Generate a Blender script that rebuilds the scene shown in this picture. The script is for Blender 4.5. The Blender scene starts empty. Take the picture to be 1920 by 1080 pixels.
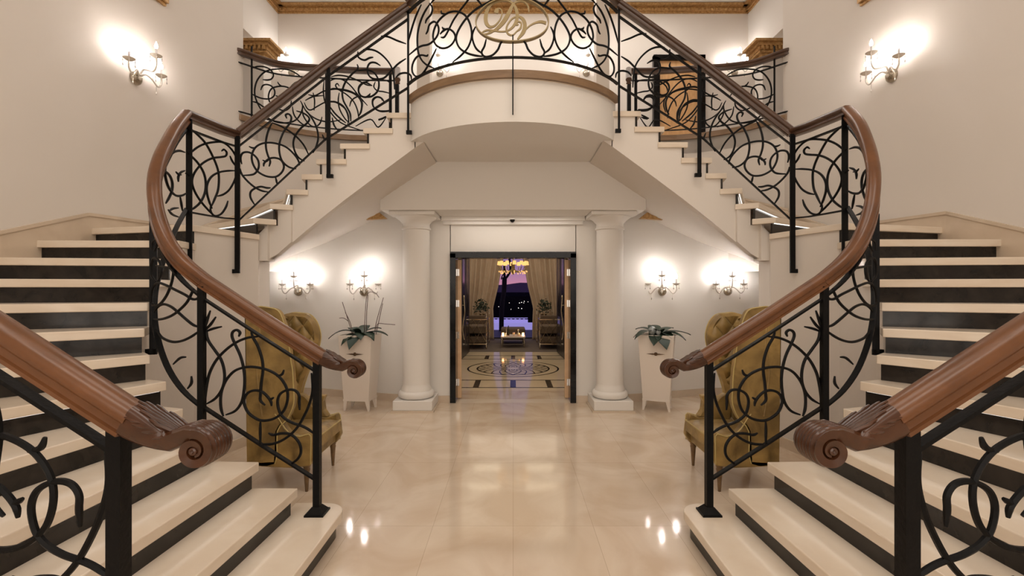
import bpy, math, random
from mathutils import Vector, Matrix
random.seed(7)
PI = math.pi
scene = bpy.context.scene
COL = scene.collection

# ---------------------------------------------------------------- camera, world, exposure
EYE, F, CX, CY = 1.65, 887.0, 962.0, 540.0
cam_d = bpy.data.cameras.new('camera'); cam_d.sensor_width = 36.0
cam_d.lens = 36.0*F/1920.0; cam_d.shift_x = -2.0/1920.0; cam_d.clip_end = 3000
cam = bpy.data.objects.new('camera', cam_d); COL.objects.link(cam)
cam.location = (0, 0, EYE); cam.rotation_euler = (PI/2, 0, 0)
scene.camera = cam
vs = scene.view_settings
vs.view_transform = 'Standard'; vs.look = 'None'; vs.gamma = 1; vs.use_curve_mapping = False
vs.exposure = 0.0

wd = bpy.data.worlds.new('dusk_sky'); scene.world = wd; wd.use_nodes = True
wn, wl = wd.node_tree.nodes, wd.node_tree.links
bg = wn['Background']
tc = wn.new('ShaderNodeTexCoord'); sp = wn.new('ShaderNodeSeparateXYZ'); wl.new(tc.outputs['Generated'], sp.inputs[0])
mr = wn.new('ShaderNodeMapRange'); mr.inputs[1].default_value = -0.02; mr.inputs[2].default_value = 0.12
wl.new(sp.outputs['Z'], mr.inputs[0])
cr = wn.new('ShaderNodeValToRGB'); e = cr.color_ramp.elements
e[0].position = 0.0; e[0].color = (0.42, 0.20, 0.28, 1)
e[1].position = 1.0; e[1].color = (0.16, 0.14, 0.30, 1)
x = e.new(0.22); x.color = (0.55, 0.24, 0.34, 1)
x = e.new(0.45); x.color = (0.32, 0.19, 0.36, 1)
wl.new(mr.outputs[0], cr.inputs[0]); wl.new(cr.outputs[0], bg.inputs[0]); bg.inputs[1].default_value = 1.0

def area(name, loc, sx, sy, power, color, rot=(0, 0, 0)):
    d = bpy.data.lights.new(name, 'AREA'); d.shape = 'RECTANGLE'; d.size = sx; d.size_y = sy
    d.energy = power; d.color = color
    o = bpy.data.objects.new(name, d); COL.objects.link(o); o.location = loc; o.rotation_euler = rot
    return o
WARM = (1.0, 0.92, 0.83)
# unseen area lights added for general light under the hall ceiling, 7 m up
area('ceiling_fill_light', (0, 2.4, 7.1), 2.4, 2.4, 48, WARM)
area('ceiling_fill_light', (-2.6, 0.6, 7.1), 1.4, 2.4, 42, WARM)
area('ceiling_fill_light', (2.6, 0.6, 7.1), 1.4, 2.4, 42, WARM)
area('ceiling_fill_light', (0, -1.6, 7.1), 4.0, 1.6, 85, WARM)
area('rear_fill_light', (0, -3.1, 2.3), 5.0, 3.4, 105, WARM, (PI/2, 0, 0))  # added frontal fill behind the camera, reaches faces under the bridge
area('beam_fill_light', (0, 6.45, 2.66), 1.6, .25, 5, WARM)  # added area light brightening the floor and columns, no fixture here
area('alcove_fill_light', (-2.35, 6.2, 2.28), .5, .3, 5, (1, .94, .88))  # pair of area lights added under the flights to brighten the alcoves
area('alcove_fill_light', (2.35, 6.2, 2.28), .5, .3, 5, (1, .94, .88))
area('gallery_fill_light', (0, 8.2, 7.1), 6.5, 0.9, 78, (1, .95, .90))  # unseen fill added to lift the gallery walls
area('vestibule_tray_light', (0, 9.6, 2.62), 2.4, 4.0, 20, (1.0, 0.84, 0.62))
area('lounge_area_light', (0, 13.4, 2.9), 4.0, 2.6, 34, (1.0, 0.82, 0.62))  # unseen area light just under the lounge ceiling

# ---------------------------------------------------------------- materials
M = {}
def newmat(name):
    m = bpy.data.materials.new(name); m.use_nodes = True
    nt = m.node_tree; b = nt.nodes['Principled BSDF']; M[name] = m
    return m, nt.nodes, nt.links, b
def pm(name, col, rough=0.5, metal=0.0, spec=0.5, emit=None, es=1.0, var=None, scale=6.0, bump=0.0, bscale=40.0, detail=4, coat=0.0, stretch=None):
    m, n, l, b = newmat(name)
    b.inputs['Base Color'].default_value = (*col, 1); b.inputs['Roughness'].default_value = rough
    b.inputs['Metallic'].default_value = metal; b.inputs['Specular IOR Level'].default_value = spec
    b.inputs['Coat Weight'].default_value = coat; b.inputs['Coat Roughness'].default_value = 0.08
    if emit:
        b.inputs['Emission Color'].default_value = (*emit, 1); b.inputs['Emission Strength'].default_value = es
    t = n.new('ShaderNodeTexCoord'); src = t.outputs['Object']
    if stretch:
        mp = n.new('ShaderNodeMapping'); mp.inputs['Scale'].default_value = stretch; l.new(src, mp.inputs[0]); src = mp.outputs[0]
    if var:
        nz = n.new('ShaderNodeTexNoise'); nz.inputs['Scale'].default_value = scale; nz.inputs['Detail'].default_value = detail
        nz.inputs['Distortion'].default_value = 0.6; l.new(src, nz.inputs['Vector'])
        r = n.new('ShaderNodeValToRGB'); r.color_ramp.elements[0].position = .3; r.color_ramp.elements[1].position = .7
        r.color_ramp.elements[0].color = (*var, 1); r.color_ramp.elements[1].color = (*col, 1)
        l.new(nz.outputs[0], r.inputs[0]); l.new(r.outputs[0], b.inputs['Base Color'])
    if bump:
        nz = n.new('ShaderNodeTexNoise'); nz.inputs['Scale'].default_value = bscale; l.new(src, nz.inputs['Vector'])
        bp = n.new('ShaderNodeBump'); bp.inputs['Strength'].default_value = bump; bp.inputs['Distance'].default_value = .01
        l.new(nz.outputs[0], bp.inputs['Height']); l.new(bp.outputs[0], b.inputs['Normal'])
    return m
pm('plaster', (.76, .70, .64), .6, var=(.74, .68, .615), scale=1.2, spec=.25)
pm('plaster_white', (.80, .76, .71), .55, spec=.3)
pm('tread_marble', (.82, .72, .60), .16, var=(.74, .62, .49), scale=3.0, stretch=(1, 1, 4), detail=6, spec=.5)
pm('base_marble', (.70, .58, .45), .25, var=(.60, .48, .36), scale=3.5, detail=6)
pm('riser_marble', (.028, .022, .018), .13, var=(.006, .005, .0045), scale=9, detail=8, spec=.35)
pm('black_marble', (.008, .007, .007), .12, var=(.003, .003, .003), scale=5, detail=8, spec=.22)
pm('iron', (.0035, .0033, .0035), .46, spec=.16, bump=.15, bscale=60)
pm('mahogany', (.175, .066, .021), .30, var=(.10, .036, .011), scale=5, stretch=(1, 1, 1), detail=6, coat=.12, bump=.05, bscale=30)
pm('mahogany_dark', (.075, .026, .010), .24, var=(.042, .015, .006), scale=14, detail=6, coat=.15)
pm('rail_walnut', (.085, .038, .018), .32, var=(.055, .023, .011), scale=6, coat=.25)
pm('oak_band', (.27, .165, .085), .38, var=(.19, .11, .055), scale=4, stretch=(1, 1, 6), detail=5)
pm('gold', (.60, .38, .16), .4, metal=.45, var=(.34, .18, .06), scale=25, bump=.6, bscale=45)
pm('gold_flat', (.30, .225, .11), .45, metal=.5)
pm('chrome', (.75, .72, .68), .12, metal=1.0)
pm('crystal', (.80, .74, .66), .08, metal=.55)
pm('nickel', (.42, .37, .30), .16, metal=1.0, bump=.5, bscale=80)
pm('candle', (.45, .42, .40), .4)
pm('bulb', (1, 1, 1), .4, emit=(1.0, .93, .88), es=190.0)
pm('shade_glow', (.8, .5, .2), .6, emit=(1.0, .55, .18), es=1.0)
pm('led', (1, 1, 1), .4, emit=(1.0, .97, .92), es=1.8)
pm('led_cove', (1, 1, 1), .4, emit=(1.0, .86, .62), es=3.0)
pm('flame', (1, .5, .2), .4, emit=(1.0, .42, .16), es=10.0)
pm('velvet', (.42, .27, .085), .45, var=(.13, .078, .022), scale=5.5, detail=10, bump=.6, bscale=12)
pm('velvet_piping', (.50, .38, .14), .4)
pm('legwood', (.22, .13, .06), .3, var=(.14, .08, .035), scale=20)
pm('planter_white', (.78, .70, .62), .3)
pm('bronze', (.13, .08, .045), .35, metal=.8)
pm('leaf', (.013, .030, .014), .5, var=(.012, .03, .018), scale=10)
pm('stem', (.10, .055, .05), .6)
pm('silverleaf', (.30, .33, .33), .3, metal=.3)
pm('orange_wood', (.82, .56, .34), .45, var=(.72, .45, .25), scale=8)
pm('door_dark', (.014, .012, .011), .35, spec=.2)
pm('glass_dark', (.03, .028, .035), .1, spec=.5)
pm('curtain', (.60, .48, .36), .8, var=(.53, .42, .31), scale=3)
pm('carpet', (.16, .13, .11), .9, bump=.3, bscale=120)
pm('cream_floor', (.84, .72, .54), .07, var=(.78, .65, .47), scale=2.5, detail=6)
pm('night_ground', (.010, .009, .013), 1.0, spec=0)
pm('terrace', (.05, .04, .07), .5)
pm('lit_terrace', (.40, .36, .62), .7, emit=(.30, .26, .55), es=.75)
pm('hill', (.07, .07, .13), 1.0, spec=0)
pm('bark_dark', (.012, .010, .010), .9)
pm('city', (1, 1, 1), .5, emit=(1, .9, .8), es=9)
pm('bench_fabric', (.14, .10, .07), .8)
pm('bottle_glass', (.05, .05, .03), .1)
pm('silver', (.72, .64, .5), .15, metal=1.0)
pm('birch', (.70, .42, .20), .4, var=(.60, .33, .14), scale=6, stretch=(4, 4, 1))

def tufted():
    m = M['velvet'].copy(); m.name = 'velvet_tufted'; M['velvet_tufted'] = m
    n, l = m.node_tree.nodes, m.node_tree.links; b = n['Principled BSDF']
    t = n.new('ShaderNodeTexCoord'); sp_ = n.new('ShaderNodeSeparateXYZ'); l.new(t.outputs['Object'], sp_.inputs[0])
    def mt(op, a, b_=None):
        k = n.new('ShaderNodeMath'); k.operation = op
        for i, v in enumerate((a, b_)):
            if v is None: continue
            if isinstance(v, (int, float)): k.inputs[i].default_value = v
            else: l.new(v, k.inputs[i])
        return k.outputs[0]
    u = mt('MULTIPLY', mt('ADD', sp_.outputs[0], sp_.outputs[1]), PI/.15); w = mt('MULTIPLY', sp_.outputs[2], PI/.20)
    h = mt('POWER', mt('MULTIPLY', mt('ABSOLUTE', mt('SINE', mt('ADD', u, w))), mt('ABSOLUTE', mt('SINE', mt('SUBTRACT', u, w)))), .45)
    old = b.inputs['Normal'].links[0].from_node
    bp = n.new('ShaderNodeBump'); bp.inputs['Strength'].default_value = .95; bp.inputs['Distance'].default_value = .045
    l.new(h, bp.inputs['Height']); l.new(old.outputs[0], bp.inputs['Normal']); l.new(bp.outputs[0], b.inputs['Normal'])
for k in ('velvet',):
    M[k].node_tree.nodes['Principled BSDF'].inputs['Sheen Weight'].default_value = .5
    M[k].node_tree.nodes['Principled BSDF'].inputs['Sheen Tint'].default_value = (.9, .7, .35, 1)
    M[k].node_tree.nodes['Principled BSDF'].inputs['Sheen Roughness'].default_value = .35
tufted()
def tile_material():
    m, n, l, b = newmat('floor_marble')
    t = n.new('ShaderNodeTexCoord')
    mp = n.new('ShaderNodeMapping'); mp.inputs['Rotation'].default_value = (0, 0, -PI/2)
    mp.inputs['Location'].default_value = (-3.28 + 1.19*4, 0, 0)
    l.new(t.outputs['Object'], mp.inputs[0])
    br = n.new('ShaderNodeTexBrick'); br.offset = 0.0
    br.inputs['Scale'].default_value = 1.0; br.inputs['Brick Width'].default_value = 1.19
    br.inputs['Row Height'].default_value = .555; br.inputs['Mortar Size'].default_value = .0022
    br.inputs['Mortar Smooth'].default_value = 0.3
    br.inputs['Color1'].default_value = (.76, .64, .51, 1); br.inputs['Color2'].default_value = (.71, .59, .46, 1)
    br.inputs['Mortar'].default_value = (.58, .46, .34, 1)
    l.new(mp.outputs[0], br.inputs['Vector'])
    nz = n.new('ShaderNodeTexNoise'); nz.inputs['Scale'].default_value = 1.6; nz.inputs['Detail'].default_value = 8
    nz.inputs['Distortion'].default_value = 1.4; l.new(t.outputs['Object'], nz.inputs['Vector'])
    r = n.new('ShaderNodeValToRGB'); r.color_ramp.elements[0].color = (.86, .80, .74, 1); r.color_ramp.elements[1].color = (1, 1, 1, 1)
    r.color_ramp.elements[0].position = .35; r.color_ramp.elements[1].position = .62
    l.new(nz.outputs[0], r.inputs[0])
    mx = n.new('ShaderNodeMixRGB'); mx.blend_type = 'MULTIPLY'; mx.inputs[0].default_value = 1
    l.new(br.outputs['Color'], mx.inputs[1]); l.new(r.outputs[0], mx.inputs[2]); l.new(mx.outputs[0], b.inputs['Base Color'])
    b.inputs['Roughness'].default_value = .085; b.inputs['Specular IOR Level'].default_value = .6
tile_material()
def glass_material():
    m, n, l, b = newmat('glass')
    b.inputs['Base Color'].default_value = (.95, .95, 1, 1); b.inputs['Roughness'].default_value = 0
    b.inputs['Transmission Weight'].default_value = 1; b.inputs['IOR'].default_value = 1.02
glass_material()

# ---------------------------------------------------------------- mesh helpers
MIR = [False]          # build the right-hand twin of a left-hand shape
WARP = [False]
def sm(t): t = max(0, min(1, t)); return t*t*(3-2*t)
def side(v):
    x, y, z = v
    if MIR[0]:
        if WARP[0]: y = y - .10*sm((y-3.1)/.9) + .05*sm((y-4.3)/.8)
        x = -x
    return Vector((x, y, z))
def offset_of(p):
    o = Vector((0, 0, 0))
    while p: o += p.location; p = p.parent
    return o
class MB:
    def __init__(s): s.v, s.f = [], []
    def add(s, vs, fs):
        k = len(s.v); s.v += [tuple(a) for a in vs]; s.f += [tuple(k+i for i in f) for f in fs]; return s
    def box(s, x0, x1, y0, y1, z0, z1):
        return s.add([(x0,y0,z0),(x1,y0,z0),(x1,y1,z0),(x0,y1,z0),(x0,y0,z1),(x1,y0,z1),(x1,y1,z1),(x0,y1,z1)],
                     [(0,3,2,1),(4,5,6,7),(0,1,5,4),(1,2,6,5),(2,3,7,6),(3,0,4,7)])
    def prism(s, pts, z0, z1):      # plan polygon extruded upwards
        n = len(pts); vs = [(p[0],p[1],z0) for p in pts] + [(p[0],p[1],z1) for p in pts]
        fs = [tuple(reversed(range(n))), tuple(range(n, 2*n))] + [(i,(i+1)%n,n+(i+1)%n,n+i) for i in range(n)]
        return s.add(vs, fs)
    def slab(s, pts, y0, y1):       # (x,z) outline extruded in y
        n = len(pts); vs = [(p[0],y0,p[1]) for p in pts] + [(p[0],y1,p[1]) for p in pts]
        fs = [tuple(range(n)), tuple(reversed(range(n, 2*n)))] + [((i+1)%n,i,n+i,n+(i+1)%n) for i in range(n)]
        return s.add(vs, fs)
    def lathe(s, prof, c=(0,0,0), seg=24, axis='z'):
        n = len(prof); vs = []
        for k in range(seg):
            a = 2*PI*k/seg
            for r, h in prof:
                p = (r*math.cos(a), r*math.sin(a), h)
                if axis == 'y': p = (p[0], h, p[1])
                if axis == 'x': p = (h, p[0], p[1])
                vs.append((c[0]+p[0], c[1]+p[1], c[2]+p[2]))
        fs = []
        for k in range(seg):
            for i in range(n-1):
                a, b_ = k*n+i, ((k+1)%seg)*n+i
                fs.append((a, b_, b_+1, a+1))
        k0 = len(s.v); s.add(vs, fs)
        if prof[0][0] > 1e-5: s.f.append(tuple(k0+k*n for k in reversed(range(seg))))
        if prof[-1][0] > 1e-5: s.f.append(tuple(k0+k*n+n-1 for k in range(seg)))
        return s
    def ball(s, c, rx, ry=None, rz=None, seg=10, rings=7):
        ry = ry or rx; rz = rz or rx
        prof = [(max(1e-6, math.sin(PI*i/rings)), -math.cos(PI*i/rings)) for i in range(rings+1)]
        t = MB().lathe(prof, seg=seg)
        return s.add([(c[0]+x*rx, c[1]+y*ry, c[2]+z*rz) for x, y, z in t.v], t.f)
    def sweep(s, pts, prof, up=(0,0,1), scale=None, closed=False, caps=True):
        """profile (a across, b up) carried along pts; stays upright"""
        pts = [Vector(p) for p in pts]; n = len(pts); m = len(prof); up = Vector(up); vs = []
        for i, p in enumerate(pts):
            if closed: t = pts[(i+1)%n]-pts[i-1]
            else: t = pts[min(i+1,n-1)]-pts[max(i-1,0)]
            t = t.normalized() if t.length > 1e-9 else Vector((1,0,0))
            a = t.cross(up)
            a = a.normalized() if a.length > 1e-4 else Vector((1,0,0))
            b = a.cross(t).normalized()
            k = scale[i] if scale else 1.0
            kx, ky = (k if isinstance(k, tuple) else (k, k))
            for q in prof: vs.append(p + a*q[0]*kx + b*q[1]*ky)
        fs = []
        for i in range(n if closed else n-1):
            j = (i+1) % n
            for q in range(m):
                r = (q+1) % m
                fs.append((i*m+q, i*m+r, j*m+r, j*m+q))
        if caps and not closed:
            fs.append(tuple(reversed(range(m)))); fs.append(tuple((n-1)*m+q for q in range(m)))
        return s.add(vs, fs)
    def tube(s, pts, r, seg=6, taper=None, closed=False):
        """round bar with a frame carried along the path"""
        pts = [Vector(p) for p in pts]; n = len(pts); vs = []; a = None
        for i, p in enumerate(pts):
            if closed: t = pts[(i+1)%n]-pts[i-1]
            else: t = pts[min(i+1,n-1)]-pts[max(i-1,0)]
            t = t.normalized() if t.length > 1e-9 else Vector((0,0,1))
            if a is None:
                a = t.cross(Vector((0,1,0)))
                if a.length < .1: a = t.cross(Vector((0,0,1)))
            a = (a - t*a.dot(t)).normalized(); b = t.cross(a)
            rr = r*(taper[i] if taper else 1)
            for k in range(seg):
                w = 2*PI*(k+.5)/seg
                vs.append(p + (a*math.cos(w)+b*math.sin(w))*rr)
        fs = []
        for i in range(n if closed else n-1):
            j = (i+1) % n
            for q in range(seg):
                r_ = (q+1) % seg
                fs.append((i*seg+q, i*seg+r_, j*seg+r_, j*seg+q))
        if not closed:
            fs.append(tuple(reversed(range(seg)))); fs.append(tuple((n-1)*seg+q for q in range(seg)))
        return s.add(vs, fs)
    def build(s, name, mat, parent=None, smooth=False, world=True, bevel=0):
        off = offset_of(parent) if (world and parent) else Vector((0,0,0))
        if world: vs = [side(v)-off for v in s.v]
        else: vs = [Vector(v) for v in s.v]
        flip = MIR[0] and world
        fs = [tuple(reversed(f)) for f in s.f] if flip else s.f
        me = bpy.data.meshes.new(name); me.from_pydata([tuple(v) for v in vs], [], fs); me.update()
        me.materials.append(M[mat])
        o = bpy.data.objects.new(name, me); COL.objects.link(o)
        if parent: o.parent = parent
        if smooth:
            me.polygons.foreach_set('use_smooth', [True]*len(me.polygons))
            me.set_sharp_from_angle(angle=math.radians(48))
        if bevel:
            b = o.modifiers.new('bevel', 'BEVEL'); b.width = bevel; b.segments = 2; b.limit_method = 'ANGLE'
        return o
def tag(o, label=None, cat=None, group=None, kind=None):
    if label: o['label'] = label
    if cat: o['category'] = cat
    if group: o['group'] = group
    if kind: o['kind'] = kind
    return o
def thing(name, label, cat, loc=(0,0,0), rotz=0, group=None):
    o = bpy.data.objects.new(name, None); COL.objects.link(o); o.empty_display_size = .1
    l = Vector(loc)
    if MIR[0]: l.x = -l.x
    o.location = l; o.rotation_euler = (0, 0, rotz)
    return tag(o, label, cat, group)
def struct(mb, name, mat, label=None, smooth=False, bevel=0):
    o = mb.build(name, mat, None, smooth=smooth, bevel=bevel); o['kind'] = 'structure'
    if label: o['label'] = label; o['category'] = name.split('_')[0]
    return o
def copy_tree(o, parent=None):
    c = o.copy(); COL.objects.link(c); c.parent = parent
    if parent: c.matrix_parent_inverse = o.matrix_parent_inverse.copy()
    for ch in [k for k in o.children]: copy_tree(ch, c)
    return c
def spline(pts, sub=4, closed=False):
    P = [Vector(p) for p in pts]; n = len(P); out = []
    if n < 3: return P
    rng = range(n if closed else n-1)
    for i in rng:
        if closed: a, b, c, d = P[i-1], P[i], P[(i+1)%n], P[(i+2)%n]
        else: a, b, c, d = P[max(i-1,0)], P[i], P[i+1], P[min(i+2,n-1)]
        for k in range(sub):
            t = k/sub
            out.append(.5*((2*b)+(c-a)*t+(2*a-5*b+4*c-d)*t*t+(3*b-a-3*c+d)*t**3))
    if not closed: out.append(P[-1])
    return out
def U(px, py, Z): return Vector(((px-CX)*Z/F, Z, EYE-(py-CY)*Z/F))

# ---------------------------------------------------------------- setting: shell of the hall
CEIL = 7.2; G2 = 4.116; R = .1715; BR = 22*R
XW = -4.1
struct(MB().box(-4.3, 4.3, -3.2, 7.6, -.12, 0), 'floor', 'floor_marble', 'polished cream marble slab floor of the hall')
struct(MB().box(-6, 6, -3.3, 9.6, CEIL, CEIL+.15), 'ceiling', 'plaster_white', 'white ceiling over the hall and gallery')
struct(MB().box(-4.3, 4.3, -3.3, -3.2, 0, CEIL), 'wall_rear', 'plaster')
for mir in (False, True):
    MIR[0] = mir
    sd = 'right' if mir else 'left'
    struct(MB().prism([(XW-.2,-3.2),(XW,-3.2),(XW,4.2),(-4.092,4.6),(-4.062,5.1),(-3.995,5.8),(-3.93,6.35),(-3.88,6.72),(-3.88,6.80),(XW-.2,6.80)], 1.9, CEIL).prism([(XW-.2,-3.2),(XW,-3.2),(XW,7.6),(XW-.2,7.6)], 0, 1.9).box(XW-.2, XW-.01, 6.82, 7.6, 1.9, 4.0), 'wall_'+sd, 'plaster', smooth=True)
    struct(MB().box(-6.0, -4.3, 6.9, 7.0, 3.5, CEIL).box(-5.0, -4.9, 7.0, 9.3, 3.5, CEIL), 'wall_gallery_'+sd, 'plaster_white')
    # curved lower wall under the upper flight
    pts = [(-1.45,6.83),(-1.7,6.9),(-2.0,6.98),(-2.3,7.08),(-2.6,7.18),(-2.9,7.28),(-3.4,7.36),(-4.1,7.4)]
    back = [(p[0], p[1]+.12) for p in reversed(pts)]
    struct(MB().prism(pts+back, 0, 2.95), 'wall_alcove_'+sd, 'plaster_white', smooth=True)
    struct(MB().prism([(p[0], p[1]-.018) for p in pts]+[(p[0], p[1]) for p in reversed(pts)], 0, .105), 'baseboard_alcove_'+sd, 'base_marble')
    # wall pieces beside the entrance
    struct(MB().box(-1.5, -.90, 6.82, 6.98, 0, 3.3), 'wall_entrance_'+sd, 'plaster_white')
    struct(MB().box(-1.5, -.905, 6.80, 6.82, 0, .10), 'baseboard_entrance_'+sd, 'base_marble')
MIR[0] = False
struct(MB().box(-.91, .91, 6.82, 6.98, 2.14, 3.3), 'wall_entrance_header', 'plaster_white')
struct(MB().box(-5.6, 5.6, 9.3, 9.45, 3.5, CEIL), 'wall_back', 'plaster')
# ceiling crown in gold along the gallery back wall
def crown(x0, x1, z, name, depth=.10, yb=9.3):
    mb = MB().slab([(x0,z),(x1,z),(x1,z+.03),(x0,z+.03)], yb-.03, yb)
    mb.slab([(x0,z+.03),(x1,z+.03),(x1,z+.11),(x0,z+.11)], yb-.06, yb)
    mb.slab([(x0,z+.11),(x1,z+.11),(x1,z+.15),(x0,z+.15)], yb-depth-.03, yb)
    k = int((x1-x0)/.09)
    for i in range(k):
        mb.ball((x0+.05+i*.09, yb-.06, z+.07), .035, .02, .03, 6, 4)
    return struct(mb, name, 'gold', 'gilded carved crown moulding under the gallery ceiling')
crown(-4.62, 4.62, 7.04, 'trim_1')
for mir in (False, True):
    MIR[0] = mir; sd = 'right' if mir else 'left'
    mb = MB()
    for dx, z0, z1 in ((.03,7.04,7.07),(.06,7.07,7.15),(.13,7.15,7.19)): mb.box(-4.9, -4.62+dx, 7.1, 9.3, z0, z1)
    struct(mb, 'trim_2', 'gold')
    struct(MB().box(-4.9, -4.62, 7.05, 9.3, 6.1, 7.04), 'wall_gallery_return', 'plaster_white')
    mb = MB()
    for dx, z0, z1 in ((.03,4.90,4.93),(.06,4.93,5.00),(.11,5.00,5.04)): mb.prism([(-4.12,-3.15),(-4.10+dx,-3.15),(-4.10+dx,4.3),(-4.03+dx,5.46),(-4.12,5.46)], z0, z1)
    struct(mb, 'trim_8', 'gold', 'gold crown moulding along the %s side wall' % sd)
    # square piers behind the bridge
    struct(MB().box(-1.57, -1.36, 7.72, 7.95, BR-.05, CEIL), 'wall_pier', 'plaster')
MIR[0] = False

# ---------------------------------------------------------------- stair geometry (left flight; right is its twin)
N = {1:(-1.13,3.11),2:(-1.406,3.091),3:(-1.659,3.091),4:(-1.935,3.10),5:(-2.17,3.114),6:(-2.305,3.148),7:(-2.44,3.18),8:(-2.54,3.26),
     9:(-2.64,3.42),10:(-2.73,3.62),11:(-2.80,3.84),12:(-2.865,4.06),13:(-2.94,4.30),14:(-2.78,5.06),15:(-2.65,5.15),16:(-2.503,5.22),
     17:(-2.35,5.25),18:(-2.194,5.26),19:(-1.927,5.26),20:(-1.669,5.26),21:(-1.41,5.26),22:(-1.15,5.26)}
A = {1:88,2:88,3:88,4:88,5:80,6:66.5,7:52,8:37,9:25,10:17,11:9,12:0,13:-14,14:-33,15:-48,16:-62,17:-76,18:-90,19:-90,20:-90,21:-90,22:-90}
GE = [(-3.88,6.74),(-3.72,6.98),(-3.59,7.14),(-3.42,7.28),(-3.25,7.40),(-2.95,7.56),(-2.65,7.64),(-2.335,7.67),(-1.9,7.68)]   # gallery edge in plan
OB = [(-.3,1.22),(XW,1.22),(XW,4.6)] + GE + [(-.5,7.68)]
def dirn(n): a = math.radians(A[n]); return (-math.cos(a), -math.sin(a))
def fwd(n): d = dirn(n); return (d[1], -d[0])
def hit(p, d):
    best = None; s0 = 0
    for i in range(len(OB)-1):
        a, b = OB[i], OB[i+1]; ex, ey = b[0]-a[0], b[1]-a[1]; L = math.hypot(ex, ey)
        den = d[0]*ey - d[1]*ex
        if abs(den) > 1e-9:
            t = ((a[0]-p[0])*ey - (a[1]-p[1])*ex)/den
            u = ((a[0]-p[0])*d[1] - (a[1]-p[1])*d[0])/den
            if t > 0.05 and -1e-6 <= u <= 1+1e-6 and (best is None or t < best[0]):
                best = (t, s0+u*L, (p[0]+d[0]*t, p[1]+d[1]*t))
        s0 += L
    return best
def corners(sa, sb):
    out = []; s0 = 0
    for i in range(len(OB)-1):
        s0 += math.dist(OB[i], OB[i+1])
        if sa+1e-4 < s0 < sb-1e-4: out.append(OB[i+1])
    return out
TT = .06
def arc(cx, cy, r, a0, a1, n):
    return [(cx+r*math.cos(math.radians(a0+(a1-a0)*i/n)), cy+r*math.sin(math.radians(a0+(a1-a0)*i/n))) for i in range(n+1)]
ARCC, ARCR = (0.0, 5.977), 1.347
def on_front(X):    # bridge front line
    return ARCC[1]-math.sqrt(max(0, ARCR**2-X*X))
# soffit lines of the upper flight
FB = [(-2.83,1.94),(-2.70,1.95),(-2.35,2.26),(-1.99,2.553),(-1.5,2.92),(-1.01,3.28)]
BB = [(-3.9,2.0),(-3.5,2.16),(-2.9,2.36),(-2.17,2.62),(-1.9,2.74),(-1.0,3.28)]
def interp(tab, x):
    if x <= tab[0][0]: return tab[0][1]
    for (a, b), (c, d) in zip(tab, tab[1:]):
        if x <= c: return b+(d-b)*(x-a)/(c-a)
    return tab[-1][1]

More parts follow.
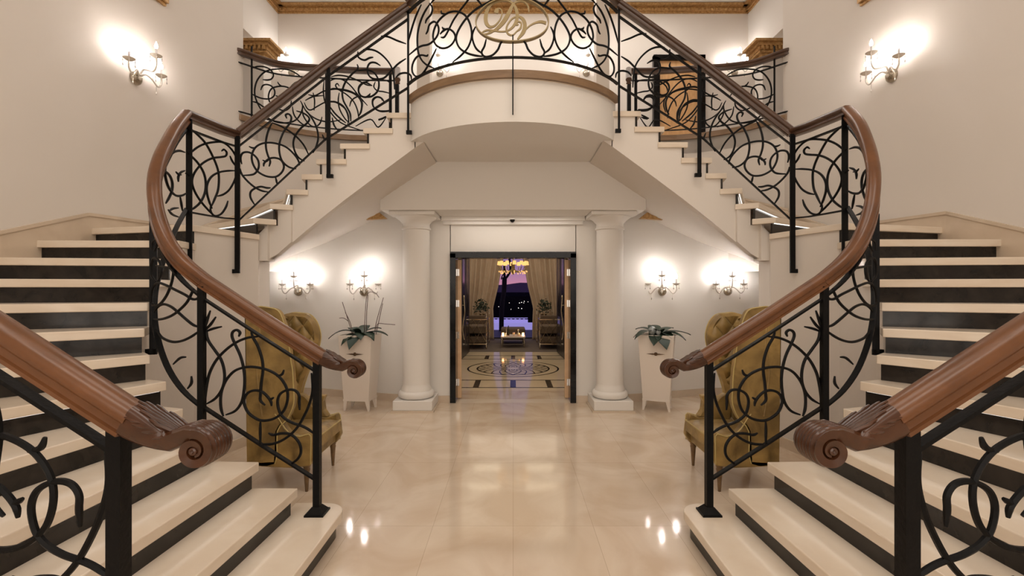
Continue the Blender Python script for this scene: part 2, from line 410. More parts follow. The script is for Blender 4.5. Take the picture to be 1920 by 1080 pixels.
def staircase(mir):
    MIR[0] = WARP[0] = mir
    sd = 'right' if mir else 'left'
    t = thing('staircase', 'curved cream marble staircase with black risers rising on the %s of the hall' % sd, 'staircase', (-2.5, 3.0, 0))
    for n in range(1, 22):
        f, d = fwd(n), dirn(n); fn, dn = fwd(n+1), dirn(n+1)
        p = N[n]; q = (N[n+1][0]+fn[0]*.07, N[n+1][1]+fn[1]*.07)
        if n == 1:
            poly = [(-1.50,3.26)] + arc(-1.28,3.11,.15,90,0,8) + arc(-1.20,1.40,.10,0,-90,6) + [(-1.50,1.22)]
            poly = [(-1.50,3.26)] + arc(-1.28,3.11,.15,90,0,8) + [(-1.128,2.6),(-1.13,2.0)] + arc(-1.19,1.38,.10,10,-90,6) + [(-1.50,1.28)]
        else:
            ha, hb = hit(p, d), hit(q, dn)
            poly = [q, p, ha[2]] + corners(ha[1], hb[1]) + [hb[2]]
        o = MB().prism(poly, n*R-TT, n*R).build('tread', 'tread_marble', t, bevel=.006)
        # riser below this nose
        if n == 1:
            rp = [(-1.48,3.22)] + arc(-1.28,3.11,.11,90,0,8) + [(-1.17,2.6),(-1.17,2.0)] + arc(-1.19,1.38,.06,10,-90,6) + [(-1.48,1.32)]
            MB().prism(rp, 0, R-TT).build('riser', 'riser_marble', t)
            continue
        a = (p[0]+f[0]*.04-d[0]*-.015, p[1]+f[1]*.04-d[1]*-.015); ha = hit(a, d)[2]
        b = (a[0]+f[0]*.02, a[1]+f[1]*.02); hb = (ha[0]+f[0]*.02, ha[1]+f[1]*.02)
        MB().prism([b, a, ha, hb], (n-1)*R, n*R-TT).build('riser', 'riser_marble', t)
        # light strip tucked under the nose
        L = math.dist(a, ha)-.12
        if 7 <= n <= 13 or n > 16: continue
        c0 = (p[0]+f[0]*.026+d[0]*.03, p[1]+f[1]*.026+d[1]*.03); c1 = (c0[0]+d[0]*L, c0[1]+d[1]*L)
        mb = MB().prism([(c0[0]+f[0]*.006, c0[1]+f[1]*.006), c0, c1, (c1[0]+f[0]*.006, c1[1]+f[1]*.006)], n*R-TT-.005, n*R-TT-.0005)
        mb.build('light_strip', 'led', t)
    # inner side wall of the lower flight
    def ins(n, k=.065, w=.02):
        f, d = fwd(n), dirn(n); return (N[n][0]+f[0]*k+d[0]*w, N[n][1]+f[1]*k+d[1]*w)
    mb = MB()
    def wallseg(a, b, z0, z1, w=.10):
        dx, dy = b[0]-a[0], b[1]-a[1]; L = math.hypot(dx, dy); nx, ny = -dy/L*w, dx/L*w
        # thickness towards the stair's outer side
        mb.add([(a[0],a[1],z0[0]),(b[0],b[1],z0[1]),(b[0],b[1],z1),(a[0],a[1],z1),
                (a[0]-nx*-1*s_,a[1]-ny*-1*s_,z0[0]),(b[0]-nx*-1*s_,b[1]-ny*-1*s_,z0[1]),(b[0]-nx*-1*s_,b[1]-ny*-1*s_,z1),(a[0]-nx*-1*s_,a[1]-ny*-1*s_,z1)],
               [(0,1,2,3),(7,6,5,4),(1,0,4,5),(3,2,6,7),(0,3,7,4),(2,1,5,6)])
    s_ = 1
    for n in range(2, 14):
        a, b = ins(n), ins(n+1)
        wallseg(a, b, (0, 0), n*R-TT)
    cpt = (-2.83, 5.27)
    corner_pts = [ins(14), cpt]
    wallseg(ins(14), (-2.80,5.22), (0, 0), 13*R)
    mb.build('inner_wall', 'plaster', t, smooth=True)
    # stringer face of upper flight
    mb = MB()
    mb.slab([(-2.87,0),(-2.80,0),(-2.80,1.95),(-2.70,1.95),(-2.70,14*R-TT),(-2.87,13*R-TT)], 5.20, 5.36)
    xs = {n: N[n][0]+.04 for n in range(14, 22)}; xs[14] = -2.76; xs[22] = -1.09
    for n in range(14, 22):
        x0, x1 = xs[n], xs[n+1]; y0 = 5.285 if n > 15 else 5.25
        mb.slab([(x0, interp(FB,x0)),(x1, interp(FB,x1)),(x1, n*R-TT),(x0, n*R-TT)], y0, y0+.10)
    mb.slab([(-1.10, interp(FB,-1.10)),(-1.0,3.28),(-1.0,BR-.08),(-1.10,BR-.08)], 5.285, 5.38)
    mb.build('stringer', 'plaster', t)
    # soffit under the upper flight
    mb = MB(); K = 24
    for i in range(K+1):
        x = -2.83+(1.83)*i/K; zf = interp(FB, x)
        xb = -3.9+(2.9)*i/K; zb = interp(BB, xb)
        mb.v += [(x, 5.29, zf), (xb, 7.5, zb), (x, 5.29, zf+.05), (xb, 7.5, zb+.05)]
    for i in range(K):
        a, b = 4*i, 4*i+4
        mb.f += [(a, a+1, b+1, b), (a+2, b+2, b+3, a+3)]
    mb.build('soffit', 'plaster', t, smooth=True)
    # under-stair closing wall
    MB().box(XW, -2.80, 5.36, 5.44, 0, 2.0).build('closing_wall', 'plaster', t)
    mb = MB()
    path = [ins(n) for n in range(9, 15)] + [(-2.80,5.20)]
    mb.prism([(p[0]+.016, p[1]-.004) for p in path]+[(p[0]+.0, p[1]+.001) for p in reversed(path)], 0, .105)
    mb.build('skirting', 'base_marble', t)
    # wall skirting on the outer wall following the flight
    outs = []
    for n in range(7, 18):
        h = hit(N[n], dirn(n))[2]; outs.append((h[0], h[1], n*R))
    cap = [(XW,3.2,9*R)] if False else []
    P = [o for o in outs]
    mb = MB()
    # clean polyline: left wall rake, flat landing, rake along gallery wall
    rake = [(XW,1.3,6.2*R),(XW,2.2,8.1*R),(XW,3.4,10.7*R),(XW,4.55,13*R),(-3.966,5.9,13.15*R),(-3.88,6.72,15*R)]
    for (x0,y0,z0),(x1,y1,z1) in zip(rake, rake[1:]):
        for e0, e1, w in ((-.6,.115,.014),(.115,.145,.024)):
            mb.add([(x0-.01,y0,z0+e0),(x1-.01,y1,z1+e0),(x1-.01,y1,z1+e1),(x0-.01,y0,z0+e1),
                    (x0+w,y0,z0+e0),(x1+w,y1,z1+e0),(x1+w,y1,z1+e1),(x0+w,y0,z0+e1)],
                   [(0,1,2,3),(4,7,6,5),(3,2,6,7),(0,4,5,1)])
    g2 = [(-3.88,6.72,15.3*R),(-3.59,7.12,16.4*R),(-3.25,7.38,17.4*R),(-2.95,7.54,18.6*R)]
    for (x0,y0,z0),(x1,y1,z1) in zip(g2, g2[1:]):
        for e0, e1, w in ((-.6,.115,.014),(.115,.145,.024)):
            mb.add([(x0,y0,z0+e0),(x1,y1,z1+e0),(x1,y1,z1+e1),(x0,y0,z0+e1),
                    (x0+w*.6,y0-w,z0+e0),(x1+w*.6,y1-w,z1+e0),(x1+w*.6,y1-w,z1+e1),(x0+w*.6,y0-w,z0+e1)],
                   [(0,1,2,3),(4,7,6,5),(3,2,6,7),(0,4,5,1)])
    mb.build('wall_skirting', 'base_marble', t)
    MIR[0] = WARP[0] = False
    return t
staircase(False); staircase(True)

# ---------------------------------------------------------------- bridge and gallery
fa = [(x/20*1.14, on_front(x/20*1.14)) for x in range(-20, 21)]
pl = fa + [(1.14,7.72),(-1.14,7.72)]
struct(MB().prism(pl, BR-.08, BR-.01), 'floor_bridge', 'tread_marble')
pf = [(p[0]*1.0, p[1]+.01) for p in fa]
struct(MB().prism(pf+[(p[0]*.93, p[1]+.12) for p in reversed(pf)], 3.281, BR-.07), 'wall_bridge_front', 'plaster_white', smooth=True)
def arcband(r0, r1, z0, z1, x=1.155):
    a = math.asin(x/ARCR*.985); K = 40
    o = [(r1*math.sin(-a+2*a*i/K), ARCC[1]-r1*math.cos(-a+2*a*i/K)) for i in range(K+1)]
    i_ = [(r0*math.sin(-a+2*a*i/K), ARCC[1]-r0*math.cos(-a+2*a*i/K)) for i in range(K+1)]
    return MB().prism(o+list(reversed(i_)), z0, z1)
struct(arcband(ARCR-.10, ARCR+.035, BR-.075, BR), 'trim_3', 'oak_band', 'oak edging band along the curved bridge')
struct(MB().prism([(p[0]*.97, p[1]+.05) for p in fa]+[(1.35,6.2),(-1.35,6.2)], 3.292, 3.34), 'ceiling_bridge', 'plaster_white')
struct(MB().box(-1.73, 1.73, 6.16, 6.84, 2.67, 3.32), 'wall_beam', 'plaster_white', 'white beam carried by the two columns')
struct(MB().box(-1.0, 1.0, 6.76, 6.83, 2.56, 2.61).box(-1.02, 1.02, 6.72, 6.83, 2.61, 2.67), 'trim_4', 'plaster_white')
for mir in (False, True):
    MIR[0] = mir; sd = 'right' if mir else 'left'
    gp = GE + [(-1.14,7.68),(-1.14,9.3),(-4.62,9.3),(-4.62,6.80),(-3.9,6.80)]
    struct(MB().prism([(p[0],p[1]+.02) for p in gp], G2-.3, G2-.01), 'floor_gallery_'+sd, 'plaster')
    wl_ = [(p[0], p[1]+.02) for p in GE]
    struct(MB().prism(wl_+[(p[0], p[1]+.12) for p in reversed(wl_)], 1.9, G2-.02), 'wall_gallery_front_'+sd, 'plaster', smooth=True)
    oe = [(p[0]+.02, p[1]-.03) for p in GE]
    struct(MB().prism([(-3.92,6.69)]+oe+[(p[0], p[1]+.10) for p in reversed(GE)]+[(-3.96,6.74)], G2-.08, G2), 'trim_5', 'oak_band', 'oak edging band of the curved %s gallery' % sd)
    struct(MB().box(-1.9, -1.14, 7.6, 7.7, 3.2, G2-.02), 'wall_gallery_end_'+sd, 'plaster')
MIR[0] = False
struct(MB().box(-1.14, 1.14, 7.7, 9.3, BR-.1, BR-.01), 'floor_passage', 'tread_marble')

# ---------------------------------------------------------------- columns
def column(mir):
    MIR[0] = mir; X, Y = -1.335, 6.53; sd = 'right' if mir else 'left'
    t = thing('column', 'smooth white round column on a square plinth %s of the black door frame' % sd, 'column', (X, Y, 0))
    MB().box(X-.285, X+.285, Y-.285, Y+.27, 0, .022).build('foot', 'base_marble', t)
    MB().box(X-.262, X+.262, Y-.262, Y+.262, .022, .15).build('plinth', 'plaster_white', t, bevel=.008)
    pr = [(.10,.15),(.225,.15)] + [(.205+.042*math.cos(a), .20+.05*math.sin(a)) for a in [(-90+22.5*i)*PI/180 for i in range(9)]] + [(.205,.255),(.205,.27),(.19,.30),(.185,.34)]
    MB().lathe(pr, (X, Y, 0), 40).build('base', 'plaster_white', t, smooth=True)
    MB().lathe([(.185,.33),(.185,1.2),(.182,2.40)], (X, Y, 0), 40).build('shaft', 'plaster_white', t, smooth=True)
    pr = [(.18,2.39),(.182,2.44),(.20,2.45),(.20,2.47),(.184,2.48),(.184,2.53),(.205,2.55),(.23,2.58),(.26,2.60),(.275,2.615),(.275,2.625),(.1,2.625)]
    MB().lathe(pr, (X, Y, 0), 40).build('capital', 'plaster_white', t, smooth=True)
    MB().box(X-.30, X+.30, Y-.30, Y+.27, 2.62, 2.668).build('abacus', 'plaster_white', t, bevel=.006)
    MIR[0] = False
column(False); column(True)

# ---------------------------------------------------------------- balustrades
BAR = .0092
_H = [(.030,-.052),(.037,-.050),(.038,-.038),(.030,-.034),(.027,-.022),(.029,-.012),(.038,-.008),(.044,.002),(.045,.012),(.040,.026),(.028,.038),(.012,.043)]
RAILP = _H+[(-a,b) for a,b in reversed(_H)]
def crop(ox, oy, s, pts): return [(ox+x/s, oy+y/s) for x, y in pts]
def on_plan(px, py, plan):
    """meets the sight line with an upright surface standing on a plan line"""
    t = (px-CX)/F; best = None
    for (a, b) in zip(plan, plan[1:]):
        # point a + u(b-a): X = t*Z
        den = (b[0]-a[0]) - t*(b[1]-a[1])
        if abs(den) < 1e-9: continue
        u = (t*a[1]-a[0])/den
        m = 0 if 0 <= u <= 1 else min(abs(u), abs(u-1))
        if best is None or m < best[0]: best = (m, a[1]+u*(b[1]-a[1]))
        if m == 0: break
    return U(px, py, best[1])
def bar(mb, pts3, r=BAR, sub=4):
    sp_ = spline(pts3, sub); n = len(sp_)
    tp = [1.0]*n
    for k in range(min(4, n)):
        tp[k] = min(tp[k], .55+.45*k/4); tp[-1-k] = min(tp[-1-k], .55+.45*k/4)
    mb.tube(sp_, r, 6, tp)
PA = dict(o=(370,600,3.375), c=[
 [(262,105),(270,80),(250,63),(225,75),(220,105),(240,155),(270,220),(290,290),(300,370),(295,450),(280,520),(240,575),(180,600)],
 [(385,105),(320,112),(250,140),(180,190),(120,255),(80,330),(62,400),(50,480),(45,540)],
 [(340,75),(355,115),(385,170),(410,250),(415,320),(405,400),(400,470),(400,510),(430,540)],
 [(60,530),(110,500),(150,450),(170,390),(170,320),(150,250),(110,190),(75,140),(60,100),(60,60)],
 [(165,610),(150,560),(148,490),(160,430),(190,370),(240,320),(310,298),(380,300),(450,318),(510,352),(550,400),(570,450),(570,510),(550,570),(510,610),(460,632),(400,635),(350,610),(315,575),(295,520),(305,480),(330,455),(370,445),(410,455),(440,480),(465,515),(470,545)],
 [(500,355),(535,345),(548,315)], [(452,505),(468,500),(484,490)],
 [(648,570),(645,520),(645,480),(625,450),(590,440),(550,450),(520,475),(508,520),(520,580),(550,620),(600,650),(660,670),(700,690),(738,718)],
 [(722,335),(730,400),(728,460),(710,530),(680,600),(640,670),(590,725),(530,765),(470,785),(415,785)],
 [(400,640),(398,700),(400,795)],
 [(450,715),(480,727),(530,718),(580,720),(620,745),(650,790),(655,840),(635,880),(590,912)],
 [(50,75),(100,55),(155,42)]])
PB = dict(o=(270,440,3.375), c=[
 [(355,605),(300,645),(240,672),(180,678),(120,655),(90,620),(65,590)],
 [(350,585),(310,570),(260,530),(215,490),(170,455),(125,440),(90,455),(65,490)],
 [(60,535),(110,535),(170,515),(220,480),(270,430),(300,375),(315,340)],
 [(355,390),(330,408),(300,405),(260,380),(200,350),(140,320),(90,305),(60,330),(48,380),(48,430),(65,450),(100,440),(140,390),(170,320),(185,250),(185,190),(175,150)],
 [(230,230),(180,215),(130,205),(75,195)],
 [(75,300),(50,260),(45,200),(60,150),(90,160),(108,200),(105,260),(85,300)],
 [(50,100),(55,50),(80,30),(85,60),(65,105)],
 [(185,820),(230,780),(265,775)], [(275,975),(300,940),(300,895)],
 [(385,600),(400,540),(420,480)], [(380,610),(420,570),(455,520)]])
PC = dict(o=(270,200,4.5), c=[
 [(345,385),(300,372),(250,385),(205,430),(180,490),(178,570),(195,650),(225,710),(270,750),(320,750),(355,730)],
 [(140,555),(175,545),(215,580),(238,640),(235,710),(210,770),(185,815)],
 [(290,635),(290,590),(310,555),(345,540)],
 [(205,870),(240,910),(290,930)], [(215,880),(245,860),(290,855)], [(305,760),(315,820),(325,880)], [(270,550),(290,570),(315,575)]])
PD = dict(o=(270,200,4.5), c=[
 [(385,180),(450,235),(520,310),(580,420),(620,520),(632,600),(625,700),(600,770),(570,840)],
 [(385,400),(440,350),(510,315),(590,300),(660,300),(720,340),(765,400),(785,460),(785,540),(765,620),(720,700),(670,740),(620,755)],
 [(360,385),(390,410),(450,470),(500,550),(520,630),(515,720),(480,800),(430,850),(380,880)],
 [(655,375),(675,362),(697,385),(690,415),(650,425),(590,432),(530,455),(470,500),(420,570),(405,640),(430,720),(480,800),(540,870),(590,920)],
 [(770,540),(700,542),(630,555),(570,590),(535,650),(530,720),(550,800),(575,860)],
 [(708,795),(690,850),(650,905),(600,922),(565,890),(560,840)], [(725,415),(745,460),(780,510)],
 [(350,560),(385,590),(398,640),(380,700)]])
PE = dict(o=(440,200,4.5), c=[
 [(315,140),(285,200),(265,280),(265,350),(280,410),(300,460),(290,505)],
 [(440,100),(430,70),(455,62),(478,90),(465,140),(420,200),(385,280),(375,350),(385,420),(410,470),(460,510),(520,525)],
 [(60,485),(50,430),(70,390),(120,385),(170,415),(200,460),(200,520),(160,570),(70,580)],
 [(45,520),(60,570),(110,630),(170,680),(230,710),(285,720)],
 [(170,830),(135,770),(135,720),(170,690),(220,675),(270,685),(305,685)],
 [(245,505),(250,475),(290,440),(340,432),(390,450),(415,500),(400,550),(350,590),(280,590),(220,565),(180,530),(150,470),(145,410),(170,350),(220,315),(290,303),(370,315),(440,345),(500,400),(535,450),(548,495)],
 [(345,595),(352,625),(358,655)],
 [(315,135),(400,170),(500,235),(580,320),(628,415)],
 [(590,460),(540,430),(505,370),(495,300),(515,240),(560,180),(610,140),(630,100),(590,60),(520,35)],
 [(590,20),(640,80),(685,160),(705,250),(690,330),(660,390)],
 [(120,335),(150,348),(180,345)], [(235,450),(265,462),(290,445)], [(740,235),(755,270),(770,285)]])
PF = dict(o=(600,40,4.153), c=[
 [(335,220),(400,220),(460,245),(520,300),(560,365),(575,440),(580,530)],
 [(295,235),(300,280),(345,302),(385,285),(415,280)],
 [(470,345),(430,322),(390,325),(370,360),(375,410),(400,440),(440,450),(500,440),(560,380),(610,330),(670,290)],
 [(475,115),(530,120),(600,150),(670,175)],
 [(290,335),(295,370),(250,410),(200,470),(175,540),(180,610),(210,670),(235,720),(240,780)],
 [(70,535),(110,525),(180,535),(250,555),(300,590),(325,640),(320,700),(300,740)],
 [(390,565),(360,590),(320,580),(300,540),(310,500),(350,475),(405,500)],
 [(340,590),(400,585),(450,540),(458,470),(430,410),(380,380),(330,380),(290,385)],
 [(70,628),(120,628),(180,660),(215,720),(225,790)],
 [(75,660),(110,710),(150,750),(200,790)],
 [(590,440),(620,410),(670,402),(705,420),(712,455)],
 [(95,750),(110,810),(140,850)], [(455,770),(490,755),(515,740)],
 [(505,640),(480,600),(440,590),(410,620),(420,670),(470,700),(540,700)]])
PG = dict(o=(750,0,6.0), c=[
 [(340,40),(280,130),(235,230),(205,340),(195,450),(205,580),(240,670),(300,730),(380,765)],
 [(330,35),(365,90),(350,160),(300,220),(285,265)],
 [(240,50),(180,180),(130,330),(88,490)],
 [(90,628),(190,545),(250,515),(320,500),(380,455),(425,390),(435,320),(410,260),(375,245),(330,280),(310,350),(290,385)],
 [(450,385),(490,345),(545,325),(600,360),(622,420),(590,490),(530,535),(460,540),(400,500),(372,420),(385,330),(430,240),(500,170),(570,135),(650,130),(730,170),(780,250),(805,350),(800,440),(760,540),(680,630),(590,700)],
 [(475,305),(490,325),(540,330)],
 [(460,420),(500,415),(545,340),(600,230),(660,140),(720,60),(790,-30),(860,-110),(930,-160)],
 [(465,120),(470,150),(520,155)],
 [(1200,-40),(1060,-5),(960,45),(860,100),(760,190),(680,300),(635,400),(640,480),(680,550),(760,600),(850,625),(930,635)],
 [(800,-90),(870,-5),(935,80)],
 [(850,300),(815,380),(820,460),(860,550),(930,605)],
 [(970,440),(950,520),(920,580),(930,620),(970,640),(1040,620),(1100,560),(1130,490),(1160,460)],
 [(410,545),(350,670),(290,780),(240,840),(180,860),(140,810),(140,730),(180,650),(240,620),(300,630),(315,610)],
 [(560,-100),(480,-60),(400,-20),(345,40)], [(640,-190),(600,-120),(640,-60),(720,-60),(780,-110)]])
PH = dict(o=(450,70,5.4), c=[
 [(125,310),(180,295),(250,300),(310,330),(338,380),(320,420),(280,432),(230,428)],
 [(640,420),(560,360),(470,325),(360,322),(260,345),(190,410),(155,490),(150,580),(175,660),(220,740),(290,820),(380,860),(480,865),(560,840),(610,780),(635,700),(610,640)],
 [(210,535),(230,490),(270,478),(320,495),(350,540),(345,590),(300,622),(230,620),(170,600),(125,575)],
 [(125,650),(180,665),(240,705),(300,720)],
 [(430,610),(400,605),(365,630)], [(520,640),(510,700),(460,740),(400,730),(330,690),(295,640),(290,580),(320,520),(390,497),(460,500),(520,530),(570,600)],
 [(380,450),(400,480),(430,495)], [(360,590),(390,605),(400,640)],
 [(690,580),(760,590),(850,545),(960,525),(1060,530),(1150,560),(1220,610),(1240,680),(1220,760)],
 [(1005,495),(985,468),(968,490),(1000,530),(1080,580),(1150,650),(1190,740),(1200,820)],
 [(850,440),(845,560),(870,680),(950,800),(1050,880),(1240,945)],
 [(900,450),(960,420),(1040,430),(1120,490),(1200,590),(1290,690)],
 [(1090,880),(1100,800),(1060,720),(960,655),(870,655),(780,700),(720,735),(680,720),(650,660)],
 [(1005,560),(995,640),(1010,730),(1060,820),(1110,870)],
 [(640,690),(680,760),(780,830),(900,855),(1020,835)],
 [(530,700),(550,790),(620,870),(700,910)],
 [(830,805),(810,870),(760,905),(700,880),(640,790),(630,700)],
 [(920,400),(1000,385),(1100,400),(1200,440),(1280,480),(1340,490)],
 [(1440,640),(1420,610),(1370,605),(1340,640),(1350,700),(1400,740),(1480,745),(1530,735)],
 [(1530,480),(1490,440),(1400,430),(1300,440),(1220,490),(1200,560),(1240,600),(1300,600),(1320,565)],
 [(1530,570),(1450,550),(1390,540),(1355,500),(1370,450)],
 [(660,640),(740,600),(850,590)], [(450,590),(500,520),(560,460),(640,430)],
 [(740,560),(755,640),(750,740)], [(1110,700),(1130,640),(1190,600),(1260,600)],
 [(1170,900),(1320,830),(1400,910),(1480,810)], [(1400,830),(1440,820),(1470,805)]])
def panel(P, plan, t, r=BAR, tf=None, name='scrollwork', mat='iron'):
    mb = MB()
    for c in P['c']:
        pts = [on_plan(x, y, plan) for x, y in crop(*P['o'], c)]
        if tf: pts = [tf(p) for p in pts]
        bar(mb, pts, r, 5)
    return mb.build(name, mat, t, smooth=True)
def post(t, p, z0, z1, w=.043, d=.043, foot=None, name='post', ang=0):
    x, y = p; c, s_ = math.cos(ang), math.sin(ang); h = w/2, d/2
    q = [(x+c*a-s_*b, y+s_*a+c*b) for a, b in ((-h[0],-h[1]),(h[0],-h[1]),(h[0],h[1]),(-h[0],h[1]))]
    mb = MB().prism(q, z0, z1)
    if foot == 'plate':
        mb.box(x-.062, x+.062, y-.062, y+.062, z0, z0+.012)
        mb.add([(x-.055,y-.055,z0+.012),(x+.055,y-.055,z0+.012),(x+.055,y+.055,z0+.012),(x-.055,y+.055,z0+.012),
                (x-.025,y-.025,z0+.05),(x+.025,y-.025,z0+.05),(x+.025,y+.025,z0+.05),(x-.025,y+.025,z0+.05)],
               [(0,1,5,4),(1,2,6,5),(2,3,7,6),(3,0,4,7)])
    elif foot:
        fx, fy = foot; mb.prism([(x-.02+min(0,fx), y-.015+min(0,fy)), (x+.02+max(0,fx), y-.015+min(0,fy)), (x+.02+max(0,fx), y+.015+max(0,fy)), (x-.02+min(0,fx), y+.015+max(0,fy))], z0, z0+.04)
    return mb.build(name, 'iron', t)
def flatbar(pts, w=.036, h=.012):
    return [(-w/2,-h/2),(w/2,-h/2),(w/2,h/2),(-w/2,h/2)]
def scroll_end(t, p, slope, k=1.0):
    """carved rolled end; p = centre of rail where it starts, rail runs towards +x going down"""
    x0, y0, z0 = p
    # centreline in local (u along +x, w up)
    L = []
    for i in range(7): u = .13*i/6; L.append((u, -slope*u + .02*(i/6)**2*1.0))
    cu, cw, r0 = .212, L[-1][1]-.022, .050
    a0 = 128; turns = 560; K = 46
    Sp = []
    for i in range(K+1):
        a = math.radians(a0 - turns*i/K); r = r0*(1-.80*i/K)
        Sp.append((cu+r*math.cos(a)*.98, cw+r*math.sin(a)))
    pts2 = L + Sp[1:]
    n = len(pts2); mb = MB(); prof_n = 22; vs = []
    # cross section: width grows over the roll, outer face grooved
    for i, (u, w) in enumerate(pts2):
        a, b = pts2[max(i-1,0)], pts2[min(i+1,n-1)]
        tx, tz = b[0]-a[0], b[1]-a[1]; l = math.hypot(tx, tz) or 1; tx, tz = tx/l, tz/l
        nx, nz = -tz, tx      # outward (up)
        s0 = sm(i/10); W = .042+(.052-.042)*s0
        if i > 20: W *= 1+.06*math.sin((i-20)/26*PI)
        H = .050*(1-s0)+.019*s0
        if i > len(L): H = .019*(1-.5*(i-len(L))/K)
        for q in range(prof_n):
            f = q/(prof_n-1); y = -W+2*W*f
            g = .0018*s0*math.cos(f*PI*2*7)
            e = H*(1-.35*abs(2*f-1)**6)+g
            vs.append((x0+(u+nx*e)*k, y0+y*k, z0+(w+nz*e)*k))
        for q in range(prof_n):
            f = 1-q/(prof_n-1); y = -W+2*W*f
            e = -H*(1-.35*abs(2*f-1)**6)
            vs.append((x0+(u+nx*e)*k, y0+y*k*.94, z0+(w+nz*e)*k))
    m = 2*prof_n; fs = []
    for i in range(n-1):
        for q in range(m):
            r_ = (q+1) % m; fs.append((i*m+q, i*m+r_, (i+1)*m+r_, (i+1)*m+q))
    fs.append(tuple(reversed(range(m)))); fs.append(tuple((n-1)*m+q for q in range(m)))
    mb.add([(a,b,c) for a,b,c in vs], fs)
    c = (x0+cu*k, y0, z0+cw*k)
    mb.lathe([(.0001,-.050*k),(.006*k,-.056*k),(.011*k,-.054*k),(.013*k,-.048*k),(.013*k,.048*k),(.011*k,.054*k),(.0001,.056*k)], c, 16, 'y')
    o = mb.build('scroll_end', 'mahogany_dark', t, smooth=True)
    # acanthus ridges on the neck
    lb = MB()
    for j, (yy, ln, hh) in enumerate(((-.036,.10,.0),(-.024,.135,.012),(-.012,.155,.012),(0,.165,.0),(.012,.155,.012),(.024,.135,.012),(.036,.10,0))):
        pts = []
        for i in range(9):
            f = i/8; u = .165-ln*f; 
            # height of neck surface at u
            w = -slope*min(u,.13)+.02*(min(u,.13)/.13)**2
            s0 = sm(u/.19); H = .050*(1-s0)+.022*s0
            spread = yy*(.55+.75*f)
            if abs(spread) > .04: spread = math.copysign(.04, spread)
            pts.append((x0+(u+H*.35)*k, y0+spread*k, z0+(w+H*.98-.004+.006*math.sin(f*PI)+(.004 if f > .8 else 0))*k))
        lb.tube(spline(pts,2), .0065*k, 6, [.35+.65*math.sin(min(1,i/16)*PI*.8+.3) for i in range(17)])
    for s2 in (-1, 1):
        for j in range(4):
            pts = []
            for i in range(7):
                f = i/6; u = .15-.03*j-.06*f
                w = -slope*min(u,.13)+.02*(max(0,min(u,.13))/.13)**2
                pts.append((x0+u*k, y0+s2*(.043-.001*j)*k, z0+(w+.022-.030*f*(1-.2*j)+.006)*k))
            lb.tube(spline(pts,2), .006*k, 6, [.4+.6*math.sin(PI*i/12) for i in range(13)])
    lb.build('acanthus_leaf', 'mahogany_dark', o, smooth=True)
    return o

NEW = (-1.286, 3.107)
PLAN_L = [(-1.2,3.107),(-2.03,3.10)]
RP = [(-2.03,3.10),(-2.17,3.114),(-2.33,3.18),(-2.46,3.26),(-2.58,3.42),(-2.66,3.62),(-2.75,3.84),(-2.83,4.06),(-2.90,4.25)]
